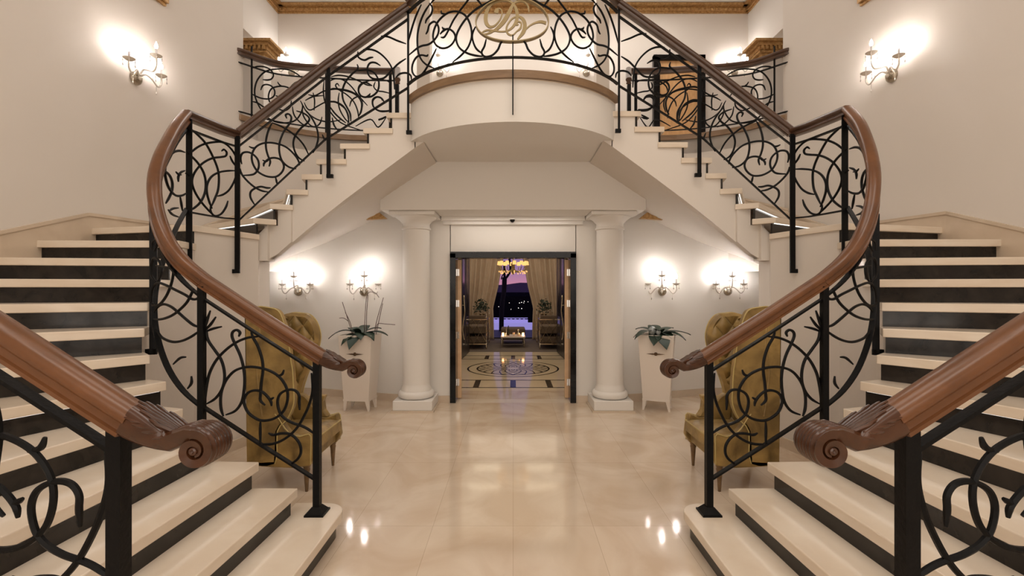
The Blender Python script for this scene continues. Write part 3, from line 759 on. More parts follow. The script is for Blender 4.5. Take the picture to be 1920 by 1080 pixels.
# handrail centre line of the inner balustrade: plan + height
RAIL = [(-1.286,3.107,1.222),(-1.65,3.104,1.455),(-2.02,3.10,1.70),(-2.17,3.112,1.82),(-2.33,3.18,1.98),(-2.46,3.26,2.20),(-2.56,3.38,2.42),(-2.65,3.55,2.62),(-2.75,3.78,2.83),(-2.84,4.0,3.02),(-2.93,4.25,3.21)]
def spl(pts, sub=5): return [tuple(v) for v in spline(pts, sub)]
def inner_balustrade(mir):
    MIR[0] = WARP[0] = mir; sd = 'right' if mir else 'left'
    t = thing('balustrade', 'long wrought iron balustrade on the inner side of the %s stair, with carved wooden handrail' % sd, 'balustrade', (NEW[0], NEW[1], R))
    lo = RAIL[:3]; cu = RAIL[2:]
    hs = [(-1.24,3.107,1.193)] + lo
    curve = spl(cu, 5)
    MB().sweep(hs, RAILP).build('handrail', 'mahogany', t, smooth=True)
    o = MB().sweep([lo[1]]+[] if False else curve, RAILP).build('handrail', 'mahogany', t, smooth=True)
    up = [(-2.93,4.25,3.21),(-2.89,4.45,3.21),(-2.86,4.66,3.215),(-2.84,4.87,3.235)]
    MB().sweep(up, RAILP).build('handrail', 'rail_walnut', t, smooth=True)
    up2 = [(-2.84,4.87,3.235),(-2.80,5.05,3.30),(-2.72,5.19,3.385),(-2.07,5.22,4.11)]
    up2 = [(-2.84,4.87,3.235),(-2.07,5.21,4.10),(-1.155,5.20,4.745)]
    MB().sweep(up2, RAILP).build('handrail', 'rail_walnut', t, smooth=True)
    scroll_end(t, (-1.245,3.107,1.197), .62, 1.0)
    # top and bottom flat bars
    def low(pts, d): return [(p[0], p[1], p[2]-d) for p in pts]
    FBp = flatbar(0)
    tb = low(lo, .125) + low([tuple(v) for v in curve[1:]], .125)
    MB().sweep(tb, FBp).build('top_bar', 'iron', t)
    MB().sweep(low(lo, .835)+low([tuple(v) for v in curve[1:]], .845), FBp).build('bottom_bar', 'iron', t)
    MB().sweep(low(up, .13), FBp).build('top_bar', 'iron', t); MB().sweep(low(up, .875), FBp).build('bottom_bar', 'iron', t)
    ub = [(-2.84,4.87,2.33),(-2.07,5.21,3.285),(-1.155,5.20,3.85)]
    MB().sweep(low(up2, .14), FBp).build('top_bar', 'iron', t); MB().sweep(ub, FBp).build('bottom_bar', 'iron', t)
    post(t, NEW, R, 1.19, foot='plate', name='newel_post')
    post(t, (-2.03,3.085), .70, 1.66, .038, .038)
    post(t, (-2.60,3.42), 1.17, 2.18, .045, .03, (-.03,0), ang=.5)
    post(t, (-2.90,4.235), 1.84, 3.16, .05, .012, (-.02,0), ang=.12)
    post(t, (-2.797,4.80), 1.80, 3.19, .048, .018, (-.04,0))
    post(t, (-2.03,5.205), 2.86, 4.08, .040, .016, (.03,0))
    post(t, (-1.153,5.20), 3.34, 4.72, .022, .016, (.02,.0))
    panel(PA, PLAN_L, t)
    panel(PB, RP[:6], t, .009)
    panel(PC, [(-2.90,4.25),(-2.75,3.84),(-2.66,3.62)], t, .010)
    panel(PD, [(-2.90,4.25),(-2.84,4.87)], t, .0105)
    panel(PE, [(-2.84,4.87),(-2.07,5.21)], t, .0105)
    panel(PF, [(-2.07,5.21),(-1.155,5.20)], t, .0105)
    MIR[0] = WARP[0] = False
inner_balustrade(False); inner_balustrade(True)

def outer_balustrade(mir):
    MIR[0] = mir; WARP[0] = False; sd = 'right' if mir else 'left'
    N2 = (-1.167, 1.40)
    t = thing('balustrade', 'nearest wrought iron balustrade at the %s edge of the picture with big carved scroll' % sd, 'balustrade', (N2[0], N2[1], R))
    P0 = (-1.12,1.40,1.262)
    hs = [P0, (-1.167,1.40,1.292), (-1.9,1.40,1.765), (-2.5,1.40,2.12), (-3.2,1.40,2.42), (-4.08,1.40,2.72)]
    MB().sweep(hs, RAILP).build('handrail', 'mahogany', t, smooth=True)
    scroll_end(t, (-1.125,1.40,1.266), .62, 1.0)
    FBp = flatbar(0)
    MB().sweep([(p[0],p[1],p[2]-.13) for p in hs[1:]], FBp).build('top_bar', 'iron', t)
    MB().sweep([(p[0],p[1],p[2]-.84) for p in hs[1:]], FBp).build('bottom_bar', 'iron', t)
    post(t, N2, R, 1.262, foot='plate', name='newel_post')
    for x, z0, z1 in ((-1.91,.66,1.74),(-2.64,1.0,2.15),(-3.37,1.3,2.46)): post(t, (x,1.385), z0, z1, .038, .038)
    for k in range(4):
        dx = .119 - .735*k; dz = .095 + (.455*k if k < 2 else .455+.33*(k-1))
        panel(PA, PLAN_L, t, .0098, tf=lambda p, dx=dx, dz=dz: Vector((p[0]+dx, 1.40, p[2]+dz)))
    MIR[0] = False
outer_balustrade(False); outer_balustrade(True)

def bridge_balustrade():
    t = thing('balustrade', 'curved iron balustrade over the bridge carrying a golden DV monogram oval', 'balustrade', (0, 4.63, BR))
    r = ARCR+.045; K = 32
    def arcp(z, x=1.15): 
        a = math.asin(min(.99, x/r)); return [(r*math.sin(-a+2*a*i/K), ARCC[1]-r*math.cos(-a+2*a*i/K), z) for i in range(K+1)]
    rail = arcp(4.80); MB().sweep(rail, RAILP).build('handrail', 'rail_walnut', t, smooth=True)
    MB().sweep(arcp(4.67), flatbar(0)).build('top_bar', 'iron', t); MB().sweep(arcp(3.885), flatbar(0)).build('bottom_bar', 'iron', t)
    plan = [(p[0], p[1]) for p in rail][:K//2+3]
    panel(PG, plan, t, .0105)
    MIR[0] = True; panel(PG, plan, t, .0105); MIR[0] = False
    # thin centre rod
    yf = ARCC[1]-r
    MB().box(-.008, .004, yf-.008, yf+.008, 3.33, 4.10).build('centre_rod', 'iron', t)
    # oval ring
    c = U(960.2, 38, yf); a, b = .355, .212
    mb = MB(); pts = []
    for i in range(64):
        w = 2*PI*i/64; x = c.x+a*math.cos(w); z = c.z+b*math.sin(w)
        y = ARCC[1]-math.sqrt(r*r-x*x)
        pts.append((x, y, z, math.cos(w), math.sin(w)))
    vs = []; 
    for x, y, z, cw, sw in pts:
        for dr, dy in ((-.005,-.028),(.005,-.028),(.005,.022),(-.005,.022)): vs.append((x+dr*cw, y+dy, z+dr*sw))
    fs = [(4*i+q, 4*i+(q+1)%4, 4*((i+1)%64)+(q+1)%4, 4*((i+1)%64)+q) for i in range(64) for q in range(4)]
    ring = mb.add(vs, fs).build('monogram_ring', 'gold_flat', t, smooth=True)
    def ribbon(mb, pts, ws):
        P = [U(*(780+x/4.908, y/4.908), yf) for x, y in pts]; W = [Vector((w/4.908*yf/F, 0, 0)) for w in ws]
        sp_ = spline(P, 5); sw = spline(W, 5); n = len(sp_); vs = []
        for i, p in enumerate(sp_):
            tt = (sp_[min(i+1,n-1)]-sp_[max(i-1,0)]).normalized(); nx, nz = -tt.z, tt.x; w = max(.0035, sw[i].x/2)
            y = ARCC[1]-math.sqrt(r*r-p.x*p.x)
            for s2, dy in ((-1,-.008),(1,-.008),(1,.006),(-1,.006)): vs.append((p.x+nx*w*s2, y+dy, p.z+nz*w*s2))
        fs = [(4*i+q, 4*i+(q+1)%4, 4*i+4+(q+1)%4, 4*i+4+q) for i in range(n-1) for q in range(4)] + [(3,2,1,0), tuple(4*(n-1)+q for q in range(4))]
        mb.add(vs, fs)
    d = MB()
    ribbon(d, [(735,118),(742,100),(760,78),(785,90),(792,130),(770,185),(725,232),(680,240),(648,205),(640,150),(655,85),(700,30),(780,8),(850,10),(900,45),(928,110),(928,180),(895,245),(840,285),(780,290),(720,278),(660,268),(615,280),(612,298),(650,302),(700,285)],
           [34,40,14,10,12,12,16,24,34,36,30,18,12,14,20,30,30,22,14,12,14,16,12,10,14,22])
    ribbon(d, [(892,40),(860,110),(820,180),(780,230),(735,268),(700,285)], [20,34,38,34,26,14])
    d.build('letter_d', 'gold_flat', t)
    v = MB()
    ribbon(v, [(880,52),(920,22),(965,10),(1005,22),(1033,60),(1040,110)], [12,14,16,14,12,8])
    ribbon(v, [(925,292),(890,325),(850,315),(832,275),(845,225),(890,170),(945,155),(985,180),(1002,235),(985,300),(935,362)], [10,12,16,18,14,12,16,30,36,34,14])
    ribbon(v, [(935,235),(925,212),(945,200),(968,215),(962,260),(925,292)], [24,16,12,14,18,10])
    ribbon(v, [(935,362),(985,300),(1040,240),(1095,205),(1150,188),(1200,195)], [14,12,12,16,24,28])
    v.build('letter_v', 'gold_flat', t)
bridge_balustrade()

def gallery_balustrade(mir):
    MIR[0] = mir; sd = 'right' if mir else 'left'
    t = thing('balustrade', 'wrought iron balustrade along the curved upper gallery on the %s' % sd, 'balustrade', (-2.95, 7.56, G2))
    g = [(p[0]+.03, p[1]+.0) for p in GE]; g = [(-3.90,6.70)]+g
    def at(z, k=.17): return spl([(p[0], p[1], z-k*(1-sm((p[0]+3.9)/1.2))) for p in g], 4)
    hr = at(G2+1.06)
    MB().sweep(hr, RAILP).build('handrail', 'rail_walnut', t, smooth=True)
    MB().sweep(at(G2+.90), flatbar(0)).build('top_bar', 'iron', t); MB().sweep(at(G2+.085, .05), flatbar(0)).build('bottom_bar', 'iron', t)
    plan = [(p[0], p[1]) for p in hr]
    panel(PH, plan, t, .0115)
    for px in (472, 611, 732):
        p = on_plan(px, 200, plan); post(t, (p.x, p.y), G2, G2+1.03, .018 if px < 700 else .045, .02)
    for dz, pf, nm, mt in ((0,RAILP,'handrail','rail_walnut'),(-.17,flatbar(0),'top_bar','iron')):
        MB().sweep([(-1.87,7.66,G2+1.07+dz),(-1.70,6.95,4.70+dz)], pf).build(nm, mt, t)
    post(t, (-1.865,7.60), G2-.02, G2+1.03, .05, .05, name='newel_post')
    post(t, (-1.715,7.0), BR, 4.66, .05, .05, name='newel_post')
    mb = MB()
    for k in range(3):
        cx_, cy_ = -1.84+.045*k, 7.48-.19*k
        pts = [(cx_+.03*math.cos(a), cy_-.12*math.cos(a), G2+.46-.13*k+.24*math.sin(a)) for a in [2*PI*i/14 for i in range(13)]]
        mb.tube(spl(pts,2), .010, 6)
    mb.build('scrollwork', 'iron', t, smooth=True)
    MIR[0] = False
gallery_balustrade(False); gallery_balustrade(True)

# ---------------------------------------------------------------- sconces (wall at local y=0, arms towards -y)
def make_sconce():
    t = thing('wall_sconce', 'x', 'wall lamp')
    K = dict(world=False, smooth=True)
    MB().lathe([(.0001,-.052),(.022,-.050),(.048,-.038),(.066,-.018),(.07,0)], (0,0,0), 20, 'y').build('wall_plate', 'nickel', t, **K)
    MB().ball((0,-.055,0), .022, seg=8, rings=6).ball((0,-.06,.035), .015, seg=8, rings=6).build('boss', 'crystal', t, **K)
    tips = [(-.20,-.12,.10), (.20,-.12,.10), (0,-.24,.22)]
    for i, (x, y, z) in enumerate(tips):
        if i < 2: pts = [(0,-.04,.01),(x*.25,-.07,.06),(x*.5,-.10,.03),(x*.78,-.12,-.03),(x,-.12,.02),(x,y,z)]
        else: pts = [(0,-.04,.02),(.01,-.08,.09),(-.01,-.14,.08),(0,-.21,.07),(.0,-.24,.13),(x,y,z)]
        arm = MB().tube(spl(pts,5), .0085, 8)
        arm.build('arm', 'crystal', t, **K)
        MB().lathe([(.012,-.012),(.030,-.004),(.050,.010),(.056,.018),(.052,.018),(.028,.004),(.008,.0)], (x,y,z), 16).build('drip_pan', 'crystal', t, **K)
        cn = MB().lathe([(.0105,0),(.0105,.085),(.008,.09)], (x,y,z), 10).build('candle_sleeve', 'candle', t, **K)
        MB().lathe([(.006,.088),(.013,.100),(.0155,.115),(.011,.135),(.003,.155),(.0005,.16)], (x,y,z), 8).build('bulb', 'bulb', cn, **K)
        for k in range(4):
            a = PI/4+k*PI/2; px, py = x+.05*math.cos(a), y+.05*math.sin(a)
            d = MB().tube([(px,py,z+.012),(px,py,z-.035)], .0022, 4)
            d.ball((px,py,z-.012), .006, seg=6, rings=4)
            d.add([(px,py,z-.035),(px+.009,py,z-.058),(px,py+.006,z-.058),(px-.009,py,z-.058),(px,py-.006,z-.058),(px,py,z-.074)],
                  [(0,1,2),(0,2,3),(0,3,4),(0,4,1),(5,2,1),(5,3,2),(5,4,3),(5,1,4)])
            d.build('crystal_pendant', 'crystal', t, world=False)
    for x, y, z in ((-.145,-.11,-.03),(.145,-.11,-.03),(0,-.20,.06)):
        d = MB().tube([(x,y,z),(x,y,z-.05)], .002, 4)
        d.add([(x,y,z-.05),(x+.008,y,z-.078),(x,y+.006,z-.078),(x-.008,y,z-.078),(x,y-.006,z-.078),(x,y,z-.098)],
              [(0,1,2),(0,2,3),(0,3,4),(0,4,1),(5,2,1),(5,3,2),(5,4,3),(5,1,4)])
        d.build('crystal_pendant', 'crystal', t, world=False)
    return t
S0 = make_sconce(); first = [True]
def sconce(x, y, z, rz, label, s=1.0):
    o = S0 if first[0] else copy_tree(S0); first[0] = False
    o.location = (x, y, z); o.rotation_euler = (0, 0, rz); o.scale = (s, s, s)
    o['label'] = label; o['group'] = 'crystal candle sconces'
sconce(-4.055, 5.08, 3.90, PI/2-.09, 'large three-candle crystal sconce high on the left side wall')
sconce(4.055, 5.06, 3.92, -PI/2+.09, 'large three-candle crystal sconce high on the right side wall')
sconce(-3.33, 7.345, 1.595, math.radians(8), 'crystal sconce on the alcove wall above the left green armchair')
sconce(-2.215, 7.045, 1.595, math.radians(17), 'crystal sconce on the alcove wall above the left planter')
sconce(2.215, 7.045, 1.60, -math.radians(17), 'crystal sconce on the alcove wall above the right planter')
sconce(3.33, 7.345, 1.60, -math.radians(8), 'crystal sconce on the alcove wall above the right green armchair')
sconce(-1.44, 9.3, 5.87, 0, 'crystal sconce behind the bridge, left of the golden monogram')
sconce(1.44, 9.3, 5.87, 0, 'crystal sconce behind the bridge, right of the golden monogram')
sconce(-4.35, 9.3, 5.88, 0, 'crystal sconce on the upper left gallery wall, half behind the handrail')
sconce(4.35, 9.3, 5.88, 0, 'crystal sconce on the upper right gallery wall beside the door')

# ---------------------------------------------------------------- wing chairs (front = local +x, near side = local -y)
def wing_chair(mir):
    MIR[0] = mir; sd = 'right' if mir else 'left'
    t = thing('wing_chair', 'high-backed olive gold velvet wing chair with tufted back beside the %s stair' % sd, 'chair', (-1.91, 4.12, 0))
    ox, oy = -1.91, 4.12
    def T(mb): mb.v = [(ox+x, oy+y, z) for x, y, z in mb.v]; return mb
    W = .325
    # seat base
    T(MB().box(-.225, .27, -W+.008, W-.008, .232, .36)).build('seat_base', 'velvet', t, smooth=True, bevel=.01)
    mb = MB()
    K = 12
    for i in range(K+1):
        for j in range(K+1):
            u, v = i/K, j/K; x = -.16+.47*u; y = (-W+.055)+(2*W-.11)*v
            z = .435+.020*math.sin(PI*u)**.5*math.sin(PI*v)**.5 if 0 < i < K and 0 < j < K else .425
            mb.v.append((x, y, z))
    for i in range(K):
        for j in range(K):
            a = i*(K+1)+j; mb.f.append((a, a+K+1, a+K+2, a+1))
    mb.box(-.16, .31, -W+.055, W-.055, .33, .426)
    c = T(mb).build('seat_cushion', 'velvet', t, smooth=True)
    T(MB().tube([(-.16,-W+.053,.425),(.31,-W+.053,.425),(.312,W-.053,.425),(-.16,W-.053,.425)], .006, 6)).build('piping', 'velvet_piping', c, smooth=True)
    # tufted backrest, curved in plan, rolled top
    def topline(y): return 1.42-.03*y/W + .012*math.cos(y/W*PI)
    mb = MB(); NY, NZ = 40, 56
    btn = []
    for r_ in range(8):
        for c_ in range(4 if r_ % 2 else 3):
            btn.append(((c_-(1.5 if r_ % 2 else 1))*.14, .50+.125*r_))
    for j in range(NZ+1):
        for i in range(NY+1):
            y = -W+.02+(2*W-.04)*i/NY; f = j/NZ; z = .40+(topline(y)-.40)*f
            x = -.175+.10*(abs(y)/W)**3-.05*(z-.4)
            d = min(math.hypot(y-b[0], z-b[1]) for b in btn)
            x += .028*min(1, d/.075) 
            # diamond pleats
            pl_ = abs(math.sin((y/.14+ (z-.5)/.25)*PI))*abs(math.sin((y/.14-(z-.5)/.25)*PI))
            x += .010*pl_
            if f > .93: x -= (f-.93)*1.0
            mb.v.append((x, y, z))
    for j in range(NZ):
        for i in range(NY):
            a = j*(NY+1)+i; mb.f.append((a, a+1, a+NY+2, a+NY+1))
    b_ = T(mb).build('backrest', 'velvet_tufted', t, smooth=True)
    for y, z in btn:
        x = -.175+.10*(abs(y)/W)**3-.05*(z-.4)+.004
        T(MB().ball((x,y,z), .009, seg=6, rings=4)).build('button', 'velvet', b_, smooth=True)
    # outer back panel
    o = [(y, topline(y)) for y in [(-W)+(2*W)*i/12 for i in range(13)]]
    mb = MB(); n = len(o)
    for y, z in o: mb.v += [(-.225, y, .235), (-.242, y, z-.03), (-.205, y, z+.005), (-.17, y, z-.02)]
    for i in range(n-1):
        a, b = 4*i, 4*i+4; mb.f += [(a+1, b+1, b, a), (a+2, b+2, b+1, a+1), (a+3, b+3, b+2, a+2)]
    T(mb).build('back_panel', 'velvet', t, smooth=True)
    # wings: outline in (x,z), puffed
    near = [(-.225,.24),(.0,.24),(.02,.50),(.10,.60),(.150,.72),(.150,.84),(.140,1.0),(.118,1.2),(.078,1.37),(.030,1.47),(-.06,1.495),(-.13,1.50),(-.19,1.455),(-.228,1.41)]
    far = [(-.24,.24),(-.10,.24),(-.07,.60),(-.055,.72),(-.01,.86),(.05,1.0),(.09,1.12),(.098,1.22),(.065,1.33),(.0,1.40),(-.08,1.415),(-.15,1.42),(-.235,1.40)]
    for s2 in (-1, 1):
        mb = MB(); wl2 = [tuple(v)[:2] for v in spline([(a, b, 0) for a, b in (near if s2 < 0 else far)], 3)]
        n = len(wl2); cxx = sum(p[0] for p in wl2)/n; 
        lay = [(0,.0),(.012,.0),(.032,.014),(.046,.04)]
        # four rings: outer face flat, inner face padded
        rings = [(W, .016), (W, 0), (W-.05, 0), (W-.075, .03)]
        for yy, inset in rings:
            for (x, z) in wl2:
                dx, dz = (-.10-x), (max(.4, min(1.3, z))-z)
                l = math.hypot(dx, dz) or 1
                mb.v.append((x+dx/l*inset, s2*(yy + (.012 if z > 1.0 else 0)), z+dz/l*inset))
        for k in range(3):
            for i in range(n):
                j = (i+1) % n; mb.f.append((k*n+i, k*n+j, (k+1)*n+j, (k+1)*n+i) if s2 < 0 else (k*n+j, k*n+i, (k+1)*n+i, (k+1)*n+j))
        mb.f.append(tuple(range(n)) if s2 > 0 else tuple(reversed(range(n))))
        w = T(mb).build('wing', 'velvet', t, smooth=True)
        pad = MB(); base = [mb.v[3*n+i] for i in range(n)]; pad.v = [(a, b, c) for a, b, c in base]
        cc = (-.09, -s2*0, .98)
        for f in (.8, .55, .25):
            pad.v += [(cc[0]+ox+(a-ox-cc[0])*f, b-s2*.014*(1-f), max(c, .3)+(cc[2]-c)*(1-f)*.0) if False else (ox+cc[0]+(a-ox-cc[0])*f, b-s2*.014*(1-f)**.5, cc[2]+(c-cc[2])*f) for a, b, c in base]
        for k in range(3):
            for i in range(n):
                j = (i+1) % n; q = (k*n+i, k*n+j, (k+1)*n+j, (k+1)*n+i)
                pad.f.append(q if s2 < 0 else tuple(reversed(q)))
        pad.f.append(tuple(3*n+i for i in range(n)) if s2 < 0 else tuple(reversed([3*n+i for i in range(n)])))
        pad.build('tufted_pad', 'velvet_tufted', w, smooth=True)
        T(MB().tube([(x, s2*(W+(.013 if z > 1 else .002)), z) for x, z in wl2[3:]], .005, 6)).build('piping', 'velvet_piping', w, smooth=True)
        if s2 < 0:
            T(MB().tube(spl([(-.13,-W-.006,1.40),(-.11,-W-.008,1.2),(-.14,-W-.008,1.0),(-.12,-W-.006,.78),(-.10,-W-.004,.62)],5), .008, 6)).build('seam', 'velvet', w, smooth=True)
        # swooping arm
        armo = [(-.20,.22),(.275,.22),(.285,.46),(.255,.475),(.20,.455),(.13,.47),(.08,.52),(.03,.60),(-.03,.66),(-.12,.68),(-.20,.68)]
        pts = [tuple(v)[:2] for v in spline([(a, b, 0) for a, b in armo], 3)]
        mb = MB().slab(pts, -.0, .075); mb.v = [(x, (s2*W - (s2 if s2 > 0 else 0)*0) + (y if s2 < 0 else -y), z) for x, y, z in mb.v]
        if s2 > 0: mb.f = [tuple(reversed(f)) for f in mb.f]
        ar = T(mb).build('arm', 'velvet', t, smooth=True, bevel=.012)
        T(MB().tube([(.285, s2*W, .23),(.288, s2*W, .46),(.27, s2*W, .478),(.20, s2*W, .458),(.13, s2*W, .473),(.08, s2*W, .523),(.03, s2*W, .603),(-.0, s2*W, .64)], .005, 6)).build('piping', 'velvet_piping', ar, smooth=True)
        # legs
        T(MB().lathe([(.026,.225),(.030,.205),(.024,.195),(.028,.180),(.024,.165),(.012,.0)], (.235, s2*(W-.045), 0), 12)).build('leg', 'legwood', t, smooth=True)
        mb = MB().sweep([(-.24,s2*(W-.05),.23),(-.25,s2*(W-.05),.14),(-.28,s2*(W-.05),.06),(-.325,s2*(W-.05),.0)], [(-.022,-.022),(.022,-.022),(.022,.022),(-.022,.022)], up=(0,1,0), scale=[1.2,1,.8,.6])
        T(mb).build('leg', 'legwood', t)
    # far arm front upstand
    T(MB().slab([(.05,.46),(.20,.46),(.16,.52),(.15,.60),(.17,.655),(.06,.66)], W-.08, W)).build('arm_front', 'velvet', t, bevel=.01)
    MIR[0] = False
wing_chair(False); wing_chair(True)

# ---------------------------------------------------------------- planters and orchids
def planter(x, y, rz, label):
    t = thing('planter', label, 'planter', (x, y, 0), rz)
    W0, W1, Z0, Z1 = .175, .232, .155, 1.02
    def ring(w, z): return [(-w,-w*.8,z),(w,-w*.8,z),(w,w*.8,z),(-w,w*.8,z)]
    mb = MB(); mb.v = ring(W0, Z0)+ring(W1, Z1)+ring(W1-.02, Z1)+ring(W1-.03, Z1-.08)
    q = lambda a: [(a+i, a+(i+1)%4, a+4+(i+1)%4, a+4+i) for i in range(4)]
    mb.f = [(3,2,1,0)]+q(0)+q(4)+q(8)+[(12,13,14,15)]
    mb.build('body', 'planter_white', t, world=False, bevel=.006)
    MB().box(-W0-.004, W0+.004, -W0*.8-.004, W0*.8+.004, .135, .16).build('rim', 'planter_white', t, world=False)
    for sx in (-1, 1):
        for sy in (-1, 1):
            a, b = sx*(W0-.025), sy*(W0*.8-.025)
            MB().add([(a-.027,b-.022,.136),(a+.027,b-.022,.136),(a+.027,b+.022,.136),(a-.027,b+.022,.136),
                      (a-.012+sx*.018,b-.012,0),(a+.012+sx*.018,b-.012,0),(a+.012+sx*.018,b+.012,0),(a-.012+sx*.018,b+.012,0)],
                     [(0,1,2,3),(7,6,5,4),(1,0,4,5),(2,1,5,6),(3,2,6,7),(0,3,7,4)]).build('leg', 'planter_white', t, world=False)
    yb = -.8*(W0+(W1-W0)*.70)-.006; zc = .77
    m = MB().add([(-.125,yb,zc),(-.03,yb-.004,zc+.010),(-.03,yb-.004,zc-.010),(.125,yb,zc),(.03,yb-.004,zc+.010),(.03,yb-.004,zc-.010),(0,yb-.01,zc)],
                 [(0,2,1),(1,2,6),(3,4,5),(4,6,5)])
    m.lathe([(.0001,-.016),(.014,-.012),(.022,-.004),(.024,.004)], (0,yb,zc), 14, 'y')
    m.build('handle', 'bronze', t, world=False, smooth=True)
planter(-2.085, 6.46, math.radians(-6), 'tall tapered cream planter standing left of the left column')
planter(1.965, 6.46, math.radians(-22), 'tall tapered cream planter standing right of the right column')
def leaf(mb, base, ang, L, w, droop, lift=.06):
    ca, sa = math.cos(ang), math.sin(ang); n = 9
    rows = []
    for i in range(n+1):
        f = i/n; r = L*f; z = base[2]+lift*math.sin(f*PI*.6)*1.4-droop*f*f
        ww = w*math.sin(min(1, f*1.02+.03)*PI)**.6*(1 if f < 1 else .1)+.002
        rows.append([(base[0]+ca*r-sa*s2*ww, base[1]+sa*r+ca*s2*ww, z+(.010 if s2 else 0)) for s2 in (-1, 0, 1)])
    k = len(mb.v)
    for row in rows: mb.v += row
    m = len(mb.v)
    for row in rows: mb.v += [(a, b, c-.003) for a, b, c in row]
    for i in range(n):
        for j in range(2):
            a = k+3*i+j; mb.f.append((a, a+3, a+4, a+1)); b = a-k+m; mb.f.append((b, b+1, b+4, b+3))
def orchid(x, y, label, stems, leaves, bow=False):
    t = thing('potted_orchid', label, 'plant', (x, y, .96))
    for a, L, w, d, li in leaves:
        mb = MB(); leaf(mb, (0,0,.05), math.radians(a), L*1.18, w*1.55, d*.85, li*.8); mb.build('leaf', 'leaf', t, world=False, smooth=True)
    MB().lathe([(.0001,-.02),(.10,-.02),(.12,.06),(.05,.07),(.0001,.07)], (0,0,0), 12).build('root_ball', 'stem', t, world=False)
    for pts in stems:
        MB().tube(spl(pts,4), .0045, 5).build('flower_stem', 'stem', t, world=False, smooth=True)
    if bow:
        mb = MB(); mb.ball((-.10,-.10,.12), .055, .05, .06, 8, 6); mb.ball((-.03,-.14,.10), .035, .03, .04, 8, 5)
        mb.build('foil_bow', 'silverleaf', t, world=False, smooth=True)
LV = [(198,.34,.038,.20,.12),(232,.24,.050,.22,.06),(262,.26,.058,.26,.05),(290,.22,.048,.16,.08),(318,.30,.050,.18,.09),(345,.36,.042,.10,.08),(15,.24,.045,.02,.09),(80,.20,.05,.0,.10),(140,.24,.05,.05,.10),(248,.16,.045,.04,.10)]
orchid(-2.085, 6.44, 'flowerless orchid with dark green leaves and bare tall stems in the left planter',
       [[(-.10,0,.05),(-.16,0,.25),(-.24,.0,.50)], [(-.09,0,.05),(-.14,.02,.22),(-.20,.0,.36)], [(.06,0,.05),(.07,0,.3),(.10,0,.60),(.20,.0,.63),(.26,0,.56)],
        [(.09,0,.05),(.09,.0,.3),(.11,0,.60)], [(.19,0,.05),(.23,0,.25),(.32,0,.56)], [(.21,.01,.08),(.24,0,.2),(.35,0,.20),(.48,0,.19)], [(.22,0,.05),(.27,0,.3),(.31,0,.48)], [(-.16,0,.24),(-.22,0,.28),(-.28,0,.28)]], LV)
LV2 = [(a+12, l*1.05, w*1.15, d, li) for a, l, w, d, li in LV]
orchid(1.965, 6.44, 'dark green broad-leaved orchid with silver foil in the right planter', [[(-.2,-.05,.08),(-.28,-.05,.08),(-.34,-.05,.02)], [(.2,-.06,.05),(.27,-.06,.06),(.31,-.06,.03)]], LV2, bow=True)

# ---------------------------------------------------------------- entrance door frame and the leaves
ZD = 6.79
t = thing('door_frame', 'glossy black marble frame around the double doorway in the middle', 'door frame', (0, ZD, 0))
XO, XI = .905, .822
MB().box(-XO, -XI, 6.775, 7.02, 0, 2.15).build('jamb', 'black_marble', t, bevel=.004)
MB().box(XI, XO, 6.775, 7.02, 0, 2.15).build('jamb', 'black_marble', t, bevel=.004)
MB().box(-XO, XO, 6.775, 7.02, 2.08, 2.17).build('lintel', 'black_marble', t, bevel=.004)
for mir in (False, True):
    MIR[0] = mir; sd = 'right' if mir else 'left'
    t = thing('wooden_door_leaf', 'pale orange wooden edge of the folded-back door leaf at the %s jamb' % sd, 'door', (-.8, 7.0, 0))
    MB().box(-1.50, -.770, 7.03, 7.075, .02, 2.07).build('leaf', 'orange_wood', t)
    for z in (.25, .95, 1.42, 1.88):
        MB().box(-.818, -.80, 7.022, 7.032, z-.05, z+.05).build('hinge', 'chrome', t)
    t = thing('dark_door_leaf', 'dark glazed door leaf with curved silver handle standing open on the %s' % sd, 'door', (-1.2, 11.4, 0))
    mb = MB().prism([(-1.25,10.75),(-1.19,10.75),(-1.12,12.15),(-1.18,12.15)], .02, 2.55); mb.build('leaf', 'door_dark', t)
    MB().prism([(-1.19,11.0),(-1.172,11.0),(-1.155,11.3),(-1.18,11.3)], .3, 2.4).build('panel', 'glass_dark', t)
    MB().prism([(-1.16,11.55),(-1.143,11.55),(-1.123,11.95),(-1.15,11.95)], .3, 2.4).build('panel', 'glass_dark', t)
    mb = MB().tube(spl([(-1.14,10.95,1.42),(-1.13,10.95,1.28),(-1.12,10.95,1.1),(-1.15,10.95,.9),(-1.17,10.95,.7),(-1.15,10.95,.52),(-1.13,10.95,.45)],4), .016, 8)
    mb.ball((-1.14,10.95,1.44), .024, .024, .045, 8, 6); mb.tube([(-1.2,10.95,1.25),(-1.13,10.95,1.25)], .01, 6)
    mb.build('handle', 'silver', t, smooth=True)
MIR[0] = False

# camera over the door
t = thing('security_camera', 'small dark dome camera under the beam above the doorway', 'camera', (-.01, 6.70, 2.62))
MB().lathe([(.0001,2.575),(.022,2.582),(.034,2.60),(.036,2.62)], (-.01,6.70,0), 14).build('dome', 'black_marble', t, smooth=True)
MB().lathe([(.042,2.618),(.042,2.63),(.001,2.63)], (-.01,6.70,0), 14).build('mount', 'plaster_white', t, smooth=True)

